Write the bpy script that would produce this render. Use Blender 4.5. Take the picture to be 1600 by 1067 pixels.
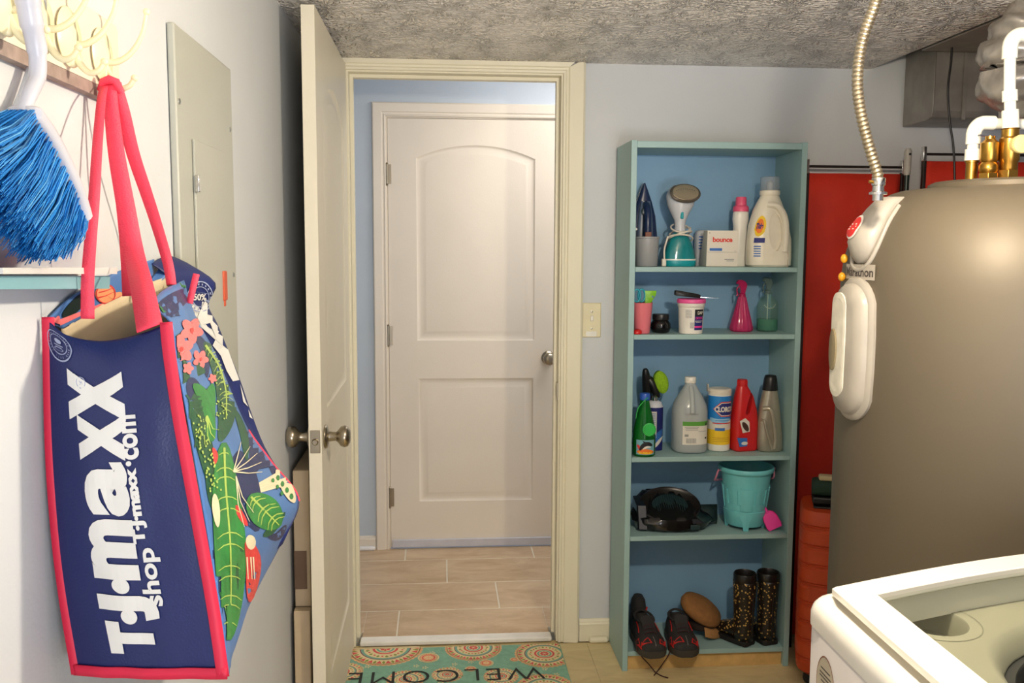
import bpy, bmesh, math, random
from mathutils import Vector, Matrix
from mathutils.bvhtree import BVHTree
random.seed(7)
PI = math.pi
C = bpy.context.scene.collection
for o in list(bpy.data.objects): bpy.data.objects.remove(o)
scene = bpy.context.scene

# ------------------------------------------------------------------ camera
CH, CF, YAW, PIT, ROL = 1.45, 1424.8, .0789, .105, .0048
_cy, _sy, _cp, _sp = math.cos(YAW), math.sin(YAW), math.cos(PIT), math.sin(PIT)
FW = Vector((_sy*_cp, _cy*_cp, -_sp)); _r = Vector((_cy, -_sy, 0)); _u = _r.cross(FW)
RT = _r*math.cos(ROL) + _u*math.sin(ROL); UP = -_r*math.sin(ROL) + _u*math.cos(ROL)
cam_d = bpy.data.cameras.new('camera'); cam = bpy.data.objects.new('camera', cam_d); C.objects.link(cam)
m = Matrix((RT, UP, -FW)).transposed().to_4x4(); m.translation = (0, 0, CH)
cam.matrix_world = m
cam_d.sensor_width = 36; cam_d.lens = CF*36/1600; cam_d.clip_start = .02
scene.camera = cam

# ------------------------------------------------------------------ world, lights, exposure
w = bpy.data.worlds.new('world'); scene.world = w; w.use_nodes = True
w.node_tree.nodes['Background'].inputs[0].default_value = (.75, .85, 1, 1)
w.node_tree.nodes['Background'].inputs[1].default_value = .15
def light(name, kind, loc, energy, col, rot=None, **kw):
    d = bpy.data.lights.new(name, kind); d.energy = energy; d.color = col
    for k, v in kw.items(): setattr(d, k, v)
    o = bpy.data.objects.new(name, d); o.location = loc; C.objects.link(o)
    if rot: o.rotation_euler = rot
    return o
light('ceiling_lamp_light', 'POINT', (.62, 1.12, 1.80), 34, (1, .86, .66), shadow_soft_size=.035)
light('daylight_fill_behind', 'AREA', (.7, -1.2, .8), 40, (.92, .93, 1), rot=(PI/2+.95, 0, 0), shape='RECTANGLE', size=1.1, size_y=1.1)  # added fill for unseen daylight behind the camera, aimed up to brighten the ceiling
light('hall_light', 'AREA', (.95, 3.72, 2.36), 11, (1, .92, .86), shape='RECTANGLE', size=1.0, size_y=.5)
scene.view_settings.view_transform = 'Standard'; scene.view_settings.look = 'None'
scene.view_settings.gamma = 1; scene.view_settings.use_curve_mapping = False
scene.view_settings.exposure = 0.5

# ------------------------------------------------------------------ measuring helpers (survey of the photograph)
def ray(x, y): return FW + RT*((x-800)/CF) - UP*((y-533.5)/CF)
def atY(x, y, v): d = ray(x, y); p = d*(v/d.y); return Vector((p.x, p.y, p.z+CH))
def atX(x, y, v): d = ray(x, y); p = d*(v/d.x); return Vector((p.x, p.y, p.z+CH))
def atZ(x, y, v): d = ray(x, y); p = d*((v-CH)/d.z); return Vector((p.x, p.y, p.z+CH))

# ------------------------------------------------------------------ materials
def lin(c): return tuple(((v/255)/12.92 if v/255 <= .04045 else ((v/255+.055)/1.055)**2.4) for v in c)
_m = {}
def M(name, rgb, rough=.6, metal=0, var=.06, scale=14, bump=.0, bscale=80, trans=0, coat=0, tint=None, spec=None):
    if name in _m: return _m[name]
    mt = bpy.data.materials.new(name); mt.use_nodes = True; nt = mt.node_tree; b = nt.nodes['Principled BSDF']
    c = lin(rgb)
    tc = nt.nodes.new('ShaderNodeTexCoord'); nz = nt.nodes.new('ShaderNodeTexNoise'); nz.inputs['Scale'].default_value = scale
    nz.inputs['Detail'].default_value = 4
    nt.links.new(tc.outputs['Object'], nz.inputs['Vector'])
    cr = nt.nodes.new('ShaderNodeValToRGB')
    cr.color_ramp.elements[0].position = .3; cr.color_ramp.elements[1].position = .7
    cr.color_ramp.elements[0].color = (*[v*(1-var) for v in c], 1); cr.color_ramp.elements[1].color = (*[min(1, v*(1+var)) for v in c], 1)
    nt.links.new(nz.outputs[0], cr.inputs[0]); nt.links.new(cr.outputs[0], b.inputs['Base Color'])
    b.inputs['Roughness'].default_value = rough; b.inputs['Metallic'].default_value = metal
    if spec is not None: b.inputs['Specular IOR Level'].default_value = spec
    if coat: b.inputs['Coat Weight'].default_value = coat; b.inputs['Coat Roughness'].default_value = .08
    if bump:
        n2 = nt.nodes.new('ShaderNodeTexNoise'); n2.inputs['Scale'].default_value = bscale
        nt.links.new(tc.outputs['Object'], n2.inputs['Vector'])
        bp = nt.nodes.new('ShaderNodeBump'); bp.inputs['Strength'].default_value = bump; bp.inputs['Distance'].default_value = .002
        nt.links.new(n2.outputs[0], bp.inputs['Height']); nt.links.new(bp.outputs[0], b.inputs['Normal'])
    if trans:
        t = nt.nodes.new('ShaderNodeBsdfTransparent'); t.inputs[0].default_value = (*(lin(tint) if tint else [.35+.65*v for v in c]), 1)
        mx = nt.nodes.new('ShaderNodeMixShader'); mx.inputs[0].default_value = trans
        nt.links.new(b.outputs[0], mx.inputs[1]); nt.links.new(t.outputs[0], mx.inputs[2])
        nt.links.new(mx.outputs[0], nt.nodes['Material Output'].inputs[0])
    _m[name] = mt
    return mt
def paint(name, rgb, **k): return M(name, rgb, rough=k.pop('rough', .55), var=.03, scale=3, bump=.15, bscale=160, **k)

WALL = paint('wall_paint', (206, 210, 214)); HALLW = paint('hall_wall_paint', (200, 212, 224)); WHITEP = paint('white_door_paint', (238, 228, 212), rough=.45)
CREAM = paint('cream_trim_paint', (232, 226, 202), rough=.45); LEAFP = paint('aged_cream_door_paint', (226, 220, 200), rough=.4)
DARKW = paint('mechanical_wall_paint', (150, 150, 158)); TEAL = paint('teal_shelf_paint', (152, 184, 184), rough=.45); BACKB = paint('blue_back_board_paint', (128, 170, 204), rough=.6)
PINE = M('raw_pine', (206, 170, 108), .6, var=.12, scale=30); PANELG = paint('grey_panel_enamel', (172, 174, 164), rough=.4)
NICK = M('brushed_nickel', (168, 158, 140), .28, 1); CHROME = M('chrome', (210, 210, 208), .15, 1); BRASS = M('brass', (186, 142, 66), .3, 1)
WHT = M('white_plastic', (232, 230, 222), .35); IVORY = M('ivory_plastic', (226, 216, 180), .4); BLK = M('black_plastic', (22, 22, 24), .35)
RED = M('red_plastic', (200, 28, 30), .35); PINK = M('pink_plastic', (232, 92, 130), .4); TEALP = M('teal_plastic', (20, 150, 160), .35)
PAPER = M('paper_label', (226, 222, 212), .7); GREY = M('grey_plastic', (150, 152, 152), .45); INK = M('ink_black', (30, 30, 36), .6)
NAVYI = M('ink_navy', (32, 42, 120), .6); REDI = M('ink_red', (206, 46, 44), .6); BLUEI = M('ink_blue', (50, 110, 190), .6); YELI = M('ink_yellow', (240, 200, 40), .6); GRNI = M('ink_green', (90, 160, 60), .6)

def ceil_mat():
    mt = bpy.data.materials.new('stomped_ceiling_texture'); mt.use_nodes = True; nt = mt.node_tree; b = nt.nodes['Principled BSDF']
    b.inputs['Base Color'].default_value = (*lin((248, 242, 234)), 1); b.inputs['Roughness'].default_value = .32
    tc = nt.nodes.new('ShaderNodeTexCoord')
    def mth(op, a, bb=None):
        n = nt.nodes.new('ShaderNodeMath'); n.operation = op
        for i, v in enumerate((a, bb)):
            if v is None: continue
            if isinstance(v, (int, float)): n.inputs[i].default_value = v
            else: nt.links.new(v, n.inputs[i])
        return n.outputs[0]
    tot = None
    for sc, off, nray in ((5.2, 0, 9), (6.3, 3.3, 11)):
        mp = nt.nodes.new('ShaderNodeMapping'); mp.inputs['Location'].default_value = (off, off*.7, 0); mp.inputs['Scale'].default_value = (sc, sc, 0)
        nt.links.new(tc.outputs['Object'], mp.inputs[0])
        nzw = nt.nodes.new('ShaderNodeTexNoise'); nzw.inputs['Scale'].default_value = 2.5; nt.links.new(mp.outputs[0], nzw.inputs[0])
        vm = nt.nodes.new('ShaderNodeVectorMath'); vm.operation = 'MULTIPLY_ADD'; vm.inputs[1].default_value = (.35, .35, 0)
        nt.links.new(nzw.outputs[1], vm.inputs[0]); nt.links.new(mp.outputs[0], vm.inputs[2])
        vo = nt.nodes.new('ShaderNodeTexVoronoi'); vo.voronoi_dimensions = '3D'; vo.inputs['Scale'].default_value = 1; nt.links.new(vm.outputs[0], vo.inputs['Vector'])
        sb = nt.nodes.new('ShaderNodeVectorMath'); sb.operation = 'SUBTRACT'; nt.links.new(vm.outputs[0], sb.inputs[0]); nt.links.new(vo.outputs['Position'], sb.inputs[1])
        sx = nt.nodes.new('ShaderNodeSeparateXYZ'); nt.links.new(sb.outputs[0], sx.inputs[0])
        an = mth('ARCTAN2', sx.outputs[1], sx.outputs[0])
        n3 = nt.nodes.new('ShaderNodeTexNoise'); n3.inputs['Scale'].default_value = 9; nt.links.new(mp.outputs[0], n3.inputs[0])
        ph = mth('ADD', mth('MULTIPLY', an, nray), mth('MULTIPLY', n3.outputs[0], 4))
        s = mth('POWER', mth('ABSOLUTE', mth('SINE', ph)), 3)
        fade = mth('SUBTRACT', 1, mth('MULTIPLY', vo.outputs['Distance'], .6))
        s = mth('MULTIPLY', s, fade)
        tot = s if tot is None else mth('MAXIMUM', tot, s)
    n4 = nt.nodes.new('ShaderNodeTexNoise'); n4.inputs['Scale'].default_value = 60; n4.inputs['Detail'].default_value = 5; nt.links.new(tc.outputs['Object'], n4.inputs[0])
    h = mth('ADD', tot, mth('MULTIPLY', n4.outputs[0], .15))
    bp = nt.nodes.new('ShaderNodeBump'); bp.inputs['Strength'].default_value = 1; bp.inputs['Distance'].default_value = .022
    nt.links.new(h, bp.inputs['Height']); nt.links.new(bp.outputs[0], b.inputs['Normal'])
    return mt
CEIL = ceil_mat()
def stone_mat(name, c1, c2, sc=3, vein=True):
    mt = bpy.data.materials.new(name); mt.use_nodes = True; nt = mt.node_tree; b = nt.nodes['Principled BSDF']; b.inputs['Roughness'].default_value = .42
    g = nt.nodes.new('ShaderNodeNewGeometry')
    mp = nt.nodes.new('ShaderNodeMapping'); mp.inputs['Rotation'].default_value = (0, 0, -.5); mp.inputs['Scale'].default_value = (1, 2.6, 1); nt.links.new(g.outputs['Position'], mp.inputs[0])
    nz = nt.nodes.new('ShaderNodeTexNoise'); nz.inputs['Scale'].default_value = sc; nz.inputs['Detail'].default_value = 9; nz.inputs['Roughness'].default_value = .68; nz.inputs['Distortion'].default_value = .6
    nt.links.new(mp.outputs[0], nz.inputs[0])
    cr = nt.nodes.new('ShaderNodeValToRGB'); e = cr.color_ramp.elements
    e[0].position = .32; e[1].position = .68; e[0].color = (*lin(c1), 1); e[1].color = (*lin(c2), 1)
    nt.links.new(nz.outputs[0], cr.inputs[0]); nt.links.new(cr.outputs[0], b.inputs['Base Color'])
    bp = nt.nodes.new('ShaderNodeBump'); bp.inputs['Strength'].default_value = .25; bp.inputs['Distance'].default_value = .002
    nt.links.new(nz.outputs[0], bp.inputs['Height']); nt.links.new(bp.outputs[0], b.inputs['Normal'])
    return mt
TILE = stone_mat('beige_stone_tile', (184, 154, 120), (218, 194, 162), 4); GROUT = M('pale_grout', (228, 220, 200), .8)
VINYL = stone_mat('yellowed_vinyl', (196, 176, 130), (216, 198, 152), 7)
def dots_mat(name, base, dot, scale=60, thr=.3, rough=.5):
    mt = bpy.data.materials.new(name); mt.use_nodes = True; nt = mt.node_tree; b = nt.nodes['Principled BSDF']; b.inputs['Roughness'].default_value = rough
    tc = nt.nodes.new('ShaderNodeTexCoord'); vo = nt.nodes.new('ShaderNodeTexVoronoi'); vo.inputs['Scale'].default_value = scale; nt.links.new(tc.outputs['Object'], vo.inputs[0])
    cr = nt.nodes.new('ShaderNodeValToRGB'); cr.color_ramp.interpolation = 'CONSTANT'; e = cr.color_ramp.elements
    e[0].color = (*lin(dot), 1); e[1].color = (*lin(base), 1); e[1].position = thr
    nt.links.new(vo.outputs['Distance'], cr.inputs[0]); nt.links.new(cr.outputs[0], b.inputs['Base Color'])
    return mt

# ------------------------------------------------------------------ mesh builder
class MB:
    def __init__(s): s.v = []; s.f = []
    def add(s, vs, fs):
        n = len(s.v); s.v += [Vector(q) for q in vs]; s.f += [tuple(i+n for i in f) for f in fs]; return s
    def box(s, a, b):
        x0, y0, z0 = a; x1, y1, z1 = b
        x0, x1 = sorted((x0, x1)); y0, y1 = sorted((y0, y1)); z0, z1 = sorted((z0, z1))
        return s.add([(x0,y0,z0),(x1,y0,z0),(x1,y1,z0),(x0,y1,z0),(x0,y0,z1),(x1,y0,z1),(x1,y1,z1),(x0,y1,z1)],
                     [(0,3,2,1),(4,5,6,7),(0,1,5,4),(1,2,6,5),(2,3,7,6),(3,0,4,7)])
    def loft(s, rings, cap0=True, cap1=True):
        n = len(rings[0]); vs = [p for r in rings for p in r]; fs = []
        for i in range(len(rings)-1):
            for j in range(n):
                k = (j+1) % n; fs.append((i*n+j, i*n+k, (i+1)*n+k, (i+1)*n+j))
        if cap0: fs.append(tuple(range(n-1, -1, -1)))
        if cap1: fs.append(tuple((len(rings)-1)*n+j for j in range(n)))
        return s.add(vs, fs)
    def lathe(s, prof, n=32, c=(0, 0, 0), axis='z', cap=True):
        rings = []
        for r, z in prof:
            r = max(r, 1e-4); ring = []
            for j in range(n):
                a = 2*PI*j/n
                if axis == 'z': q = (c[0]+r*math.cos(a), c[1]+r*math.sin(a), c[2]+z)
                elif axis == 'y': q = (c[0]+r*math.cos(a), c[1]-z, c[2]+r*math.sin(a))
                else: q = (c[0]+z, c[1]+r*math.cos(a), c[2]+r*math.sin(a))
                ring.append(q)
            rings.append(ring)
        return s.loft(rings, cap, cap)
    def sup(s, secs, n=32, cap0=True, cap1=True):   # secs: (z, cx, cy, rx, ry, power)
        return s.loft([sring(*q, n=n) for q in secs], cap0, cap1)
    def tube(s, pts, r, n=10, cap=True, closed=False):
        pts = [Vector(p) for p in pts]; N = len(pts); rings = []; prev = None
        rr = r if isinstance(r, (list, tuple)) else [r]*N
        for i, p in enumerate(pts):
            if closed: t = pts[(i+1) % N]-pts[i-1]
            else: t = pts[min(i+1, N-1)]-pts[max(i-1, 0)]
            t.normalize()
            if prev is None:
                a = Vector((0, 0, 1)) if abs(t.z) < .9 else Vector((1, 0, 0))
                nn = t.cross(a).normalized()
            else:
                nn = prev-t*prev.dot(t)
                nn = nn.normalized() if nn.length > 1e-6 else t.orthogonal().normalized()
            prev = nn; bb = t.cross(nn)
            rings.append([p+(nn*math.cos(2*PI*j/n)+bb*math.sin(2*PI*j/n))*rr[i] for j in range(n)])
        if closed: rings.append(rings[0]); cap = False
        return s.loft(rings, cap, cap)
    def strip(s, pts, half, nrm=None, th=.0):     # flat ribbon: pts centre line, half: width vectors
        L = [Vector(p)-Vector(h) for p, h in zip(pts, half)]; R = [Vector(p)+Vector(h) for p, h in zip(pts, half)]
        n = len(pts)
        return s.add(L+R, [(i, n+i, n+i+1, i+1) for i in range(n-1)])
    def grid(s, rows):
        n = len(rows[0]); return s.add([p for r in rows for p in r], [(i*n+j, i*n+j+1, (i+1)*n+j+1, (i+1)*n+j) for i in range(len(rows)-1) for j in range(n-1)])
    def sphere(s, c, r, n=16, k=10):
        rx, ry, rz = r if isinstance(r, tuple) else (r, r, r)
        return s.loft([[(c[0]+rx*math.sin(PI*i/k+1e-3)*math.cos(2*PI*j/n), c[1]+ry*math.sin(PI*i/k+1e-3)*math.sin(2*PI*j/n), c[2]-rz*math.cos(PI*i/k)) for j in range(n)] for i in range(k+1)])
    def xf(s, mat):
        s.v = [mat @ p for p in s.v]; return s
    def build(s, name, mat, parent=None, smooth=40, bevel=0, seg=2, solid=0, subsurf=0, loc=None, off=0):
        me = bpy.data.meshes.new(name); me.from_pydata([tuple(p) for p in s.v], [], s.f); me.update()
        bm = bmesh.new(); bm.from_mesh(me)
        bmesh.ops.remove_doubles(bm, verts=bm.verts, dist=1e-6)
        if not solid: bmesh.ops.recalc_face_normals(bm, faces=bm.faces)
        bm.to_mesh(me); bm.free()
        me.materials.append(mat)
        if smooth:
            me.shade_smooth(); me.set_sharp_from_angle(angle=math.radians(smooth))
        o = bpy.data.objects.new(name, me); C.objects.link(o)
        if loc: o.location = loc
        if parent: o.parent = parent
        if solid:
            q = o.modifiers.new('thick', 'SOLIDIFY'); q.thickness = solid; q.offset = off
        if bevel:
            q = o.modifiers.new('bevel', 'BEVEL'); q.width = bevel; q.segments = seg; q.limit_method = 'ANGLE'; q.angle_limit = .7; q.harden_normals = False
        if subsurf:
            q = o.modifiers.new('sub', 'SUBSURF'); q.levels = q.render_levels = subsurf
        return o
def sring(z, cx, cy, rx, ry, p=2, n=32):
    out = []
    for j in range(n):
        a = 2*PI*(j+.5)/n; c, s_ = math.cos(a), math.sin(a)
        out.append((cx+rx*math.copysign(abs(c)**(2/p), c), cy+ry*math.copysign(abs(s_)**(2/p), s_), z))
    return out
def B(a, b): return MB().box(a, b)
def tag(o, label, cat, group=None):
    o['label'] = label; o['category'] = cat
    if group: o['group'] = group
    return o
def lab(o, label): o['label'] = label; return o
def struct(o, label=None):
    o['kind'] = 'structure'
    if label: o['label'] = label
    return o
def thing(name, loc, label, cat, group=None, rz=0):
    o = bpy.data.objects.new(name, None); C.objects.link(o); o.location = loc; o.rotation_euler[2] = rz; o.empty_display_size = .02
    return tag(o, label, cat, group)
def copy_tree(o, parent=None):
    c = o.copy(); C.objects.link(c)
    if parent: c.parent = parent
    for ch in list(o.children): copy_tree(ch, c)
    return c
def spline(pts, k=6):
    pts = [Vector(p) for p in pts]; out = []
    for i in range(len(pts)-1):
        p0 = pts[max(i-1, 0)]; p1 = pts[i]; p2 = pts[i+1]; p3 = pts[min(i+2, len(pts)-1)]
        for j in range(k):
            t = j/k
            out.append(.5*((2*p1)+(p2-p0)*t+(2*p0-5*p1+4*p2-p3)*t*t+(-p0+3*p1-3*p2+p3)*t**3))
    return out+[pts[-1]]
def cut(o, cutter, name='cut'):     # boolean difference, applied
    me = bpy.data.meshes.new(name); me.from_pydata([tuple(p) for p in cutter.v], [], cutter.f)
    bm = bmesh.new(); bm.from_mesh(me); bmesh.ops.recalc_face_normals(bm, faces=bm.faces); bm.to_mesh(me); bm.free()
    c = bpy.data.objects.new(name, me); C.objects.link(c); c.matrix_world = Matrix()
    par, o.parent = o.parent, None
    q = o.modifiers.new('b', 'BOOLEAN'); q.object = c; q.operation = 'DIFFERENCE'; q.solver = 'EXACT'
    bpy.context.view_layer.update()
    dg = bpy.context.evaluated_depsgraph_get()
    nm = bpy.data.meshes.new_from_object(o.evaluated_get(dg)); o.modifiers.clear()
    nm.shade_smooth(); nm.set_sharp_from_angle(angle=math.radians(35))
    o.data = nm; o.parent = par; bpy.data.objects.remove(c)
    return o
# flat shapes for print: lists of 2-D vertices and faces
def slice2(vs, fs, step):
    bm = bmesh.new(); vv = [bm.verts.new((x, y, 0)) for x, y in vs]
    for f in fs:
        try: bm.faces.new([vv[i] for i in f])
        except ValueError: pass
    for ax in (0, 1):
        lo = min(v[ax] for v in vs); hi = max(v[ax] for v in vs); k = int((hi-lo)/step)
        for i in range(1, k+1):
            co = [0, 0, 0]; co[ax] = lo+i*step; no = [0, 0, 0]; no[ax] = 1
            bmesh.ops.bisect_plane(bm, geom=bm.verts[:]+bm.edges[:]+bm.faces[:], plane_co=co, plane_no=no)
    bm.verts.index_update()
    out = ([(v.co.x, v.co.y) for v in bm.verts], [tuple(v.index for v in f.verts) for f in bm.faces]); bm.free()
    return out
_tc = {}
def text2(s, w=None, h=None, bold=0, cx=0, cy=0, space=1):
    key = (s, bold, space)
    if key not in _tc:
        cu = bpy.data.curves.new('t', 'FONT'); cu.body = s; cu.size = 1; cu.offset = bold; cu.space_character = space; cu.resolution_u = 4; cu.fill_mode = 'FRONT'
        o = bpy.data.objects.new('t', cu); C.objects.link(o); bpy.context.view_layer.update()
        me = bpy.data.meshes.new_from_object(o.evaluated_get(bpy.context.evaluated_depsgraph_get()))
        _tc[key] = ([(v.co.x, v.co.y) for v in me.vertices], [tuple(p.vertices) for p in me.polygons])
        bpy.data.objects.remove(o); bpy.data.curves.remove(cu); bpy.data.meshes.remove(me)
    vs, fs = _tc[key]
    x0 = min(v[0] for v in vs); x1 = max(v[0] for v in vs); y0 = min(v[1] for v in vs); y1 = max(v[1] for v in vs)
    sy = h/(y1-y0) if h else None; sx = w/(x1-x0) if w else sy
    if sy is None: sy = sx
    return [((x-(x0+x1)/2)*sx+cx, (y-(y0+y1)/2)*sy+cy) for x, y in vs], fs
def rect2(w, h, cx=0, cy=0, nx=8, ny=1):
    return [(cx-w/2+w*i/nx, cy-h/2+h*j/ny) for j in range(ny+1) for i in range(nx+1)], [(j*(nx+1)+i, j*(nx+1)+i+1, (j+1)*(nx+1)+i+1, (j+1)*(nx+1)+i) for j in range(ny) for i in range(nx)]
def ell2(rx, ry, cx=0, cy=0, n=28): return [(cx, cy)]+[(cx+rx*math.cos(2*PI*i/n), cy+ry*math.sin(2*PI*i/n)) for i in range(n)], [(0, i+1, (i+1) % n+1) for i in range(n)]
def ring2(r0, r1, cx=0, cy=0, n=32, sy=1):
    return [(cx+r*math.cos(2*PI*i/n), cy+sy*r*math.sin(2*PI*i/n)) for r in (r0, r1) for i in range(n)], [(i, (i+1) % n, n+(i+1) % n, n+i) for i in range(n)]
def poly2(pts): return list(pts), [tuple(range(len(pts)))]
def join2(*a):
    V = []; F = []
    for vs, fs in a:
        n = len(V); V += vs; F += [tuple(i+n for i in f) for f in fs]
    return V, F
def decal(name, shape, func, mat, parent, slic=None):
    vs, fs = slice2(*shape, slic) if slic else shape
    mb = MB(); mb.add([func(x, y) for x, y in vs], fs)
    me = bpy.data.meshes.new(name); me.from_pydata([tuple(p) for p in mb.v], [], mb.f); me.materials.append(mat)
    o = bpy.data.objects.new(name, me); C.objects.link(o); o.parent = parent
    if name.endswith('_print') or name.endswith('_marks'): o['kind'] = 'stuff'
    return o
def cylmap(r, z0, a0=-90, eps=.0006, cx=0, cy=0):
    a0 = math.radians(a0)
    def f(u, v): a = a0+u/r; return (cx+(r+eps)*math.cos(a), cy+(r+eps)*math.sin(a), z0+v)
    return f
def frontmap(y, z0, x0=0): return lambda u, v: (x0+u, y, z0+v)

# ================================================================== THE SETTING
Y1, Y1B, Y3 = 3.207, 3.33, 4.28         # room side / hall side of the dividing wall, hall end wall
XL, ZC = -.419, 2.077
OX0, OX1, OZ = -.309, .421, 2.034       # doorway
struct(B((XL-.1, -1.6, -.1), (XL, Y1, 2.5)).build('wall_left', WALL))
wb = MB().box((XL-.1, Y1, 0), (OX0-.02, Y1B, 2.5)).box((OX1+.02, Y1, 0), (2.8, Y1B, 2.5)).box((OX0-.02, Y1, OZ+.02), (OX1+.02, Y1B, 2.5))
struct(wb.build('wall_back', WALL, smooth=0))
struct(B((2.7, -1.6, -.1), (2.8, Y1, 2.5)).build('wall_right', DARKW))
struct(B((XL-.1, -1.7, -.1), (2.8, -1.6, 2.5)).build('wall_front', WALL))
struct(B((XL, -1.6, ZC), (1.523, Y1, ZC+.03)).build('ceiling', CEIL, smooth=0))
JO = M('joist_wood', (92, 80, 70), .8, var=.2)
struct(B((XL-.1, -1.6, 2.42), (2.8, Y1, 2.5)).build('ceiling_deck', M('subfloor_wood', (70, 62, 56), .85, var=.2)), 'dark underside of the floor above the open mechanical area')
cj = B((1.53, -1.5, 0), (1.57, Y1-.005, .16)); 
for i, x in enumerate((1.58, 1.98, 2.38)):
    struct(B((x, -1.55, 2.2), (x+.04, Y1-.004, 2.418)).build('ceiling_joist', JO), 'dark wooden joist above the mechanical area')
struct(B((XL-.1, -1.6, -.12), (2.8, Y1+.02, -.006)).build('floor', M('floor_base', (190, 170, 124), .8)))
FLO = bpy.data.objects['floor']
# near floor vinyl squares, each a piece of the floor
tb = B((0, 0, -.0065), (.3034, .3034, 0)).build('vinyl_tile', VINYL, FLO, bevel=.0004, seg=1)
k = 0
for i in range(11):
    for j in range(-1, 11):
        x = -.38+.304*i; y = .45+.304*(j-1)
        if i == 0: x = -.38
        t = tb if k == 0 else tb.copy()
        if k: C.objects.link(t); t.parent = FLO
        t.location = (x, y, 0) if y+.302 < Y1-.002 else (x, 9, 0); k += 1
        if y+.302 >= Y1-.002:
            if k > 1: bpy.data.objects.remove(t)
# last row by the wall is cut short
tc_ = B((0, 0, -.0065), (.302, .013, 0)).build('vinyl_tile', VINYL, FLO, bevel=.0008, seg=1)
tc_.location = (-.38, .45+.304*9, 0)
# hall
struct(B((-1.4, Y1B, -.12), (1.9, Y3, -.0003)).build('floor_hall', GROUT), 'grout bed under the hall tiles'); FH = bpy.data.objects['floor_hall']
tw, td, g = .6, .289, .004
tl = None
for row, (ya, yb, xs) in enumerate(((3.262, 3.521, -.166), (3.528, 3.811, .234), (3.818, 4.107, .026), (4.114, Y3-.002, -.167))):
    for q in range(-3, 4):
        xa, xb = xs+q*.602+g*.8, xs+(q+1)*.602-g*.8
        if row == 0 : xa, xb = max(xa, OX0+.016), min(xb, OX1-.016)
        xa, xb = max(xa, -1.39), min(xb, 1.89)
        if xb-xa < .02: continue
        B((xa, ya, -.004), (xb, yb, .001)).build('floor_tile', TILE, FH, bevel=.0012, seg=1)
for xa, xb in ((-1.0, OX0+.0145), (OX1-.0145, 1.1)): B((xa, Y1B+.003, -.004), (xb, 3.521, .001)).build('floor_tile', TILE, FH, bevel=.0012, seg=1)
B((OX0+.016, 3.262, -.08), (OX1-.016, Y1B, -.0003)).build('grout_bed', GROUT, FH)
struct(B((OX0+.014, 3.209, -.004), (OX1-.014, 3.261, .014)).build('trim_1', M('white_threshold', (240, 238, 232), .35), bevel=.005), 'white threshold strip under the open doorway')
wh = MB()
_o = [(-1.5, -.1), (-.258, -.1), (-.258, 2.045), (.62, 2.045), (.62, -.1), (2, -.1), (2, 2.5), (-1.5, 2.5)]
wh.loft([[(x, y, z) for x, z in _o] for y in (Y3, Y3+.1)])
struct(wh.build('wall_hall_end', HALLW, smooth=0))
struct(B((-1.5, Y1B, -.1), (-1.4, Y3, 2.5)).build('wall_hall_left', HALLW))
struct(B((1.9, Y1B, -.1), (2.0, Y3, 2.5)).build('wall_hall_right', HALLW))
struct(B((-1.5, Y1B, 2.4), (2, Y3+.1, 2.5)).build('ceiling_hall', WALL))

# ---- moulded two-panel arch-top door
def arch_outline(x0, x1, z0, zs, zp, e, n=18):
    """x0..x1, z0 bottom, zs shoulder, zp peak (zs==zp: square), inset e"""
    pts = [(x0+e, z0+e), (x1-e, z0+e)]
    if zp-zs < 1e-4: return pts+[(x1-e, zs-e), (x0+e, zs-e)]
    hw = (x1-x0)/2; cx = (x0+x1)/2; s = zp-zs; Rr = (hw*hw+s*s)/(2*s); cz = zp-Rr; R2 = Rr-e
    a = math.asin((hw-e)/R2)
    return pts+[(cx+R2*math.sin(a*(1-2*i/n)), cz+R2*math.cos(a*(1-2*i/n))) for i in range(n+1)]
def door_mesh(w, h, t, panels):
    """leaf in local x 0..w, z 0..h, faces at y=0 (front, toward -y) and y=t"""
    mb = MB(); prof = ((0, 0), (.006, .005), (.012, .0065), (.022, .0065), (.040, .0015), (.046, .001))
    for side in (0, 1):
        yy = (lambda d: d) if side == 0 else (lambda d: t-d)
        bm = bmesh.new(); loops = [[(0, 0), (w, 0), (w, h), (0, h)]]+[arch_outline(*p, 0) for p in panels]
        ed = []
        for lp in loops:
            vv = [bm.verts.new((x, yy(0), z)) for x, z in lp]
            ed += [bm.edges.new((vv[i], vv[(i+1) % len(vv)])) for i in range(len(vv))]
        bmesh.ops.triangle_fill(bm, edges=ed, use_beauty=True); bm.verts.index_update()
        mb.add([v.co.copy() for v in bm.verts], [tuple(v.index for v in f.verts) for f in bm.faces]); bm.free()
        for p in panels:
            mb.loft([[(x, yy(d), z) for x, z in arch_outline(*p, e)] for e, d in prof], False, True)
    mb.add([(0,0,0),(w,0,0),(w,0,h),(0,0,h),(0,t,0),(w,t,0),(w,t,h),(0,t,h)], [(0,1,5,4),(1,2,6,5),(2,3,7,6),(3,0,4,7)])
    return mb
def knob(parent, c, sgn, axis, name='knob'):
    prof = [(.030, 0), (.033, .003), (.031, .008), (.014, .012), (.012, .030), (.016, .036), (.027, .044), (.030, .054), (.027, .063), (.016, .069), (.004, .070)]
    mb = MB()
    if axis == 'y': mb.lathe([(r, z*sgn) for r, z in prof], 28, c, 'y')
    else: mb.lathe([(r, z*sgn) for r, z in prof], 28, c, 'x')
    return mb.build(name, NICK, parent, smooth=60)
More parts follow.
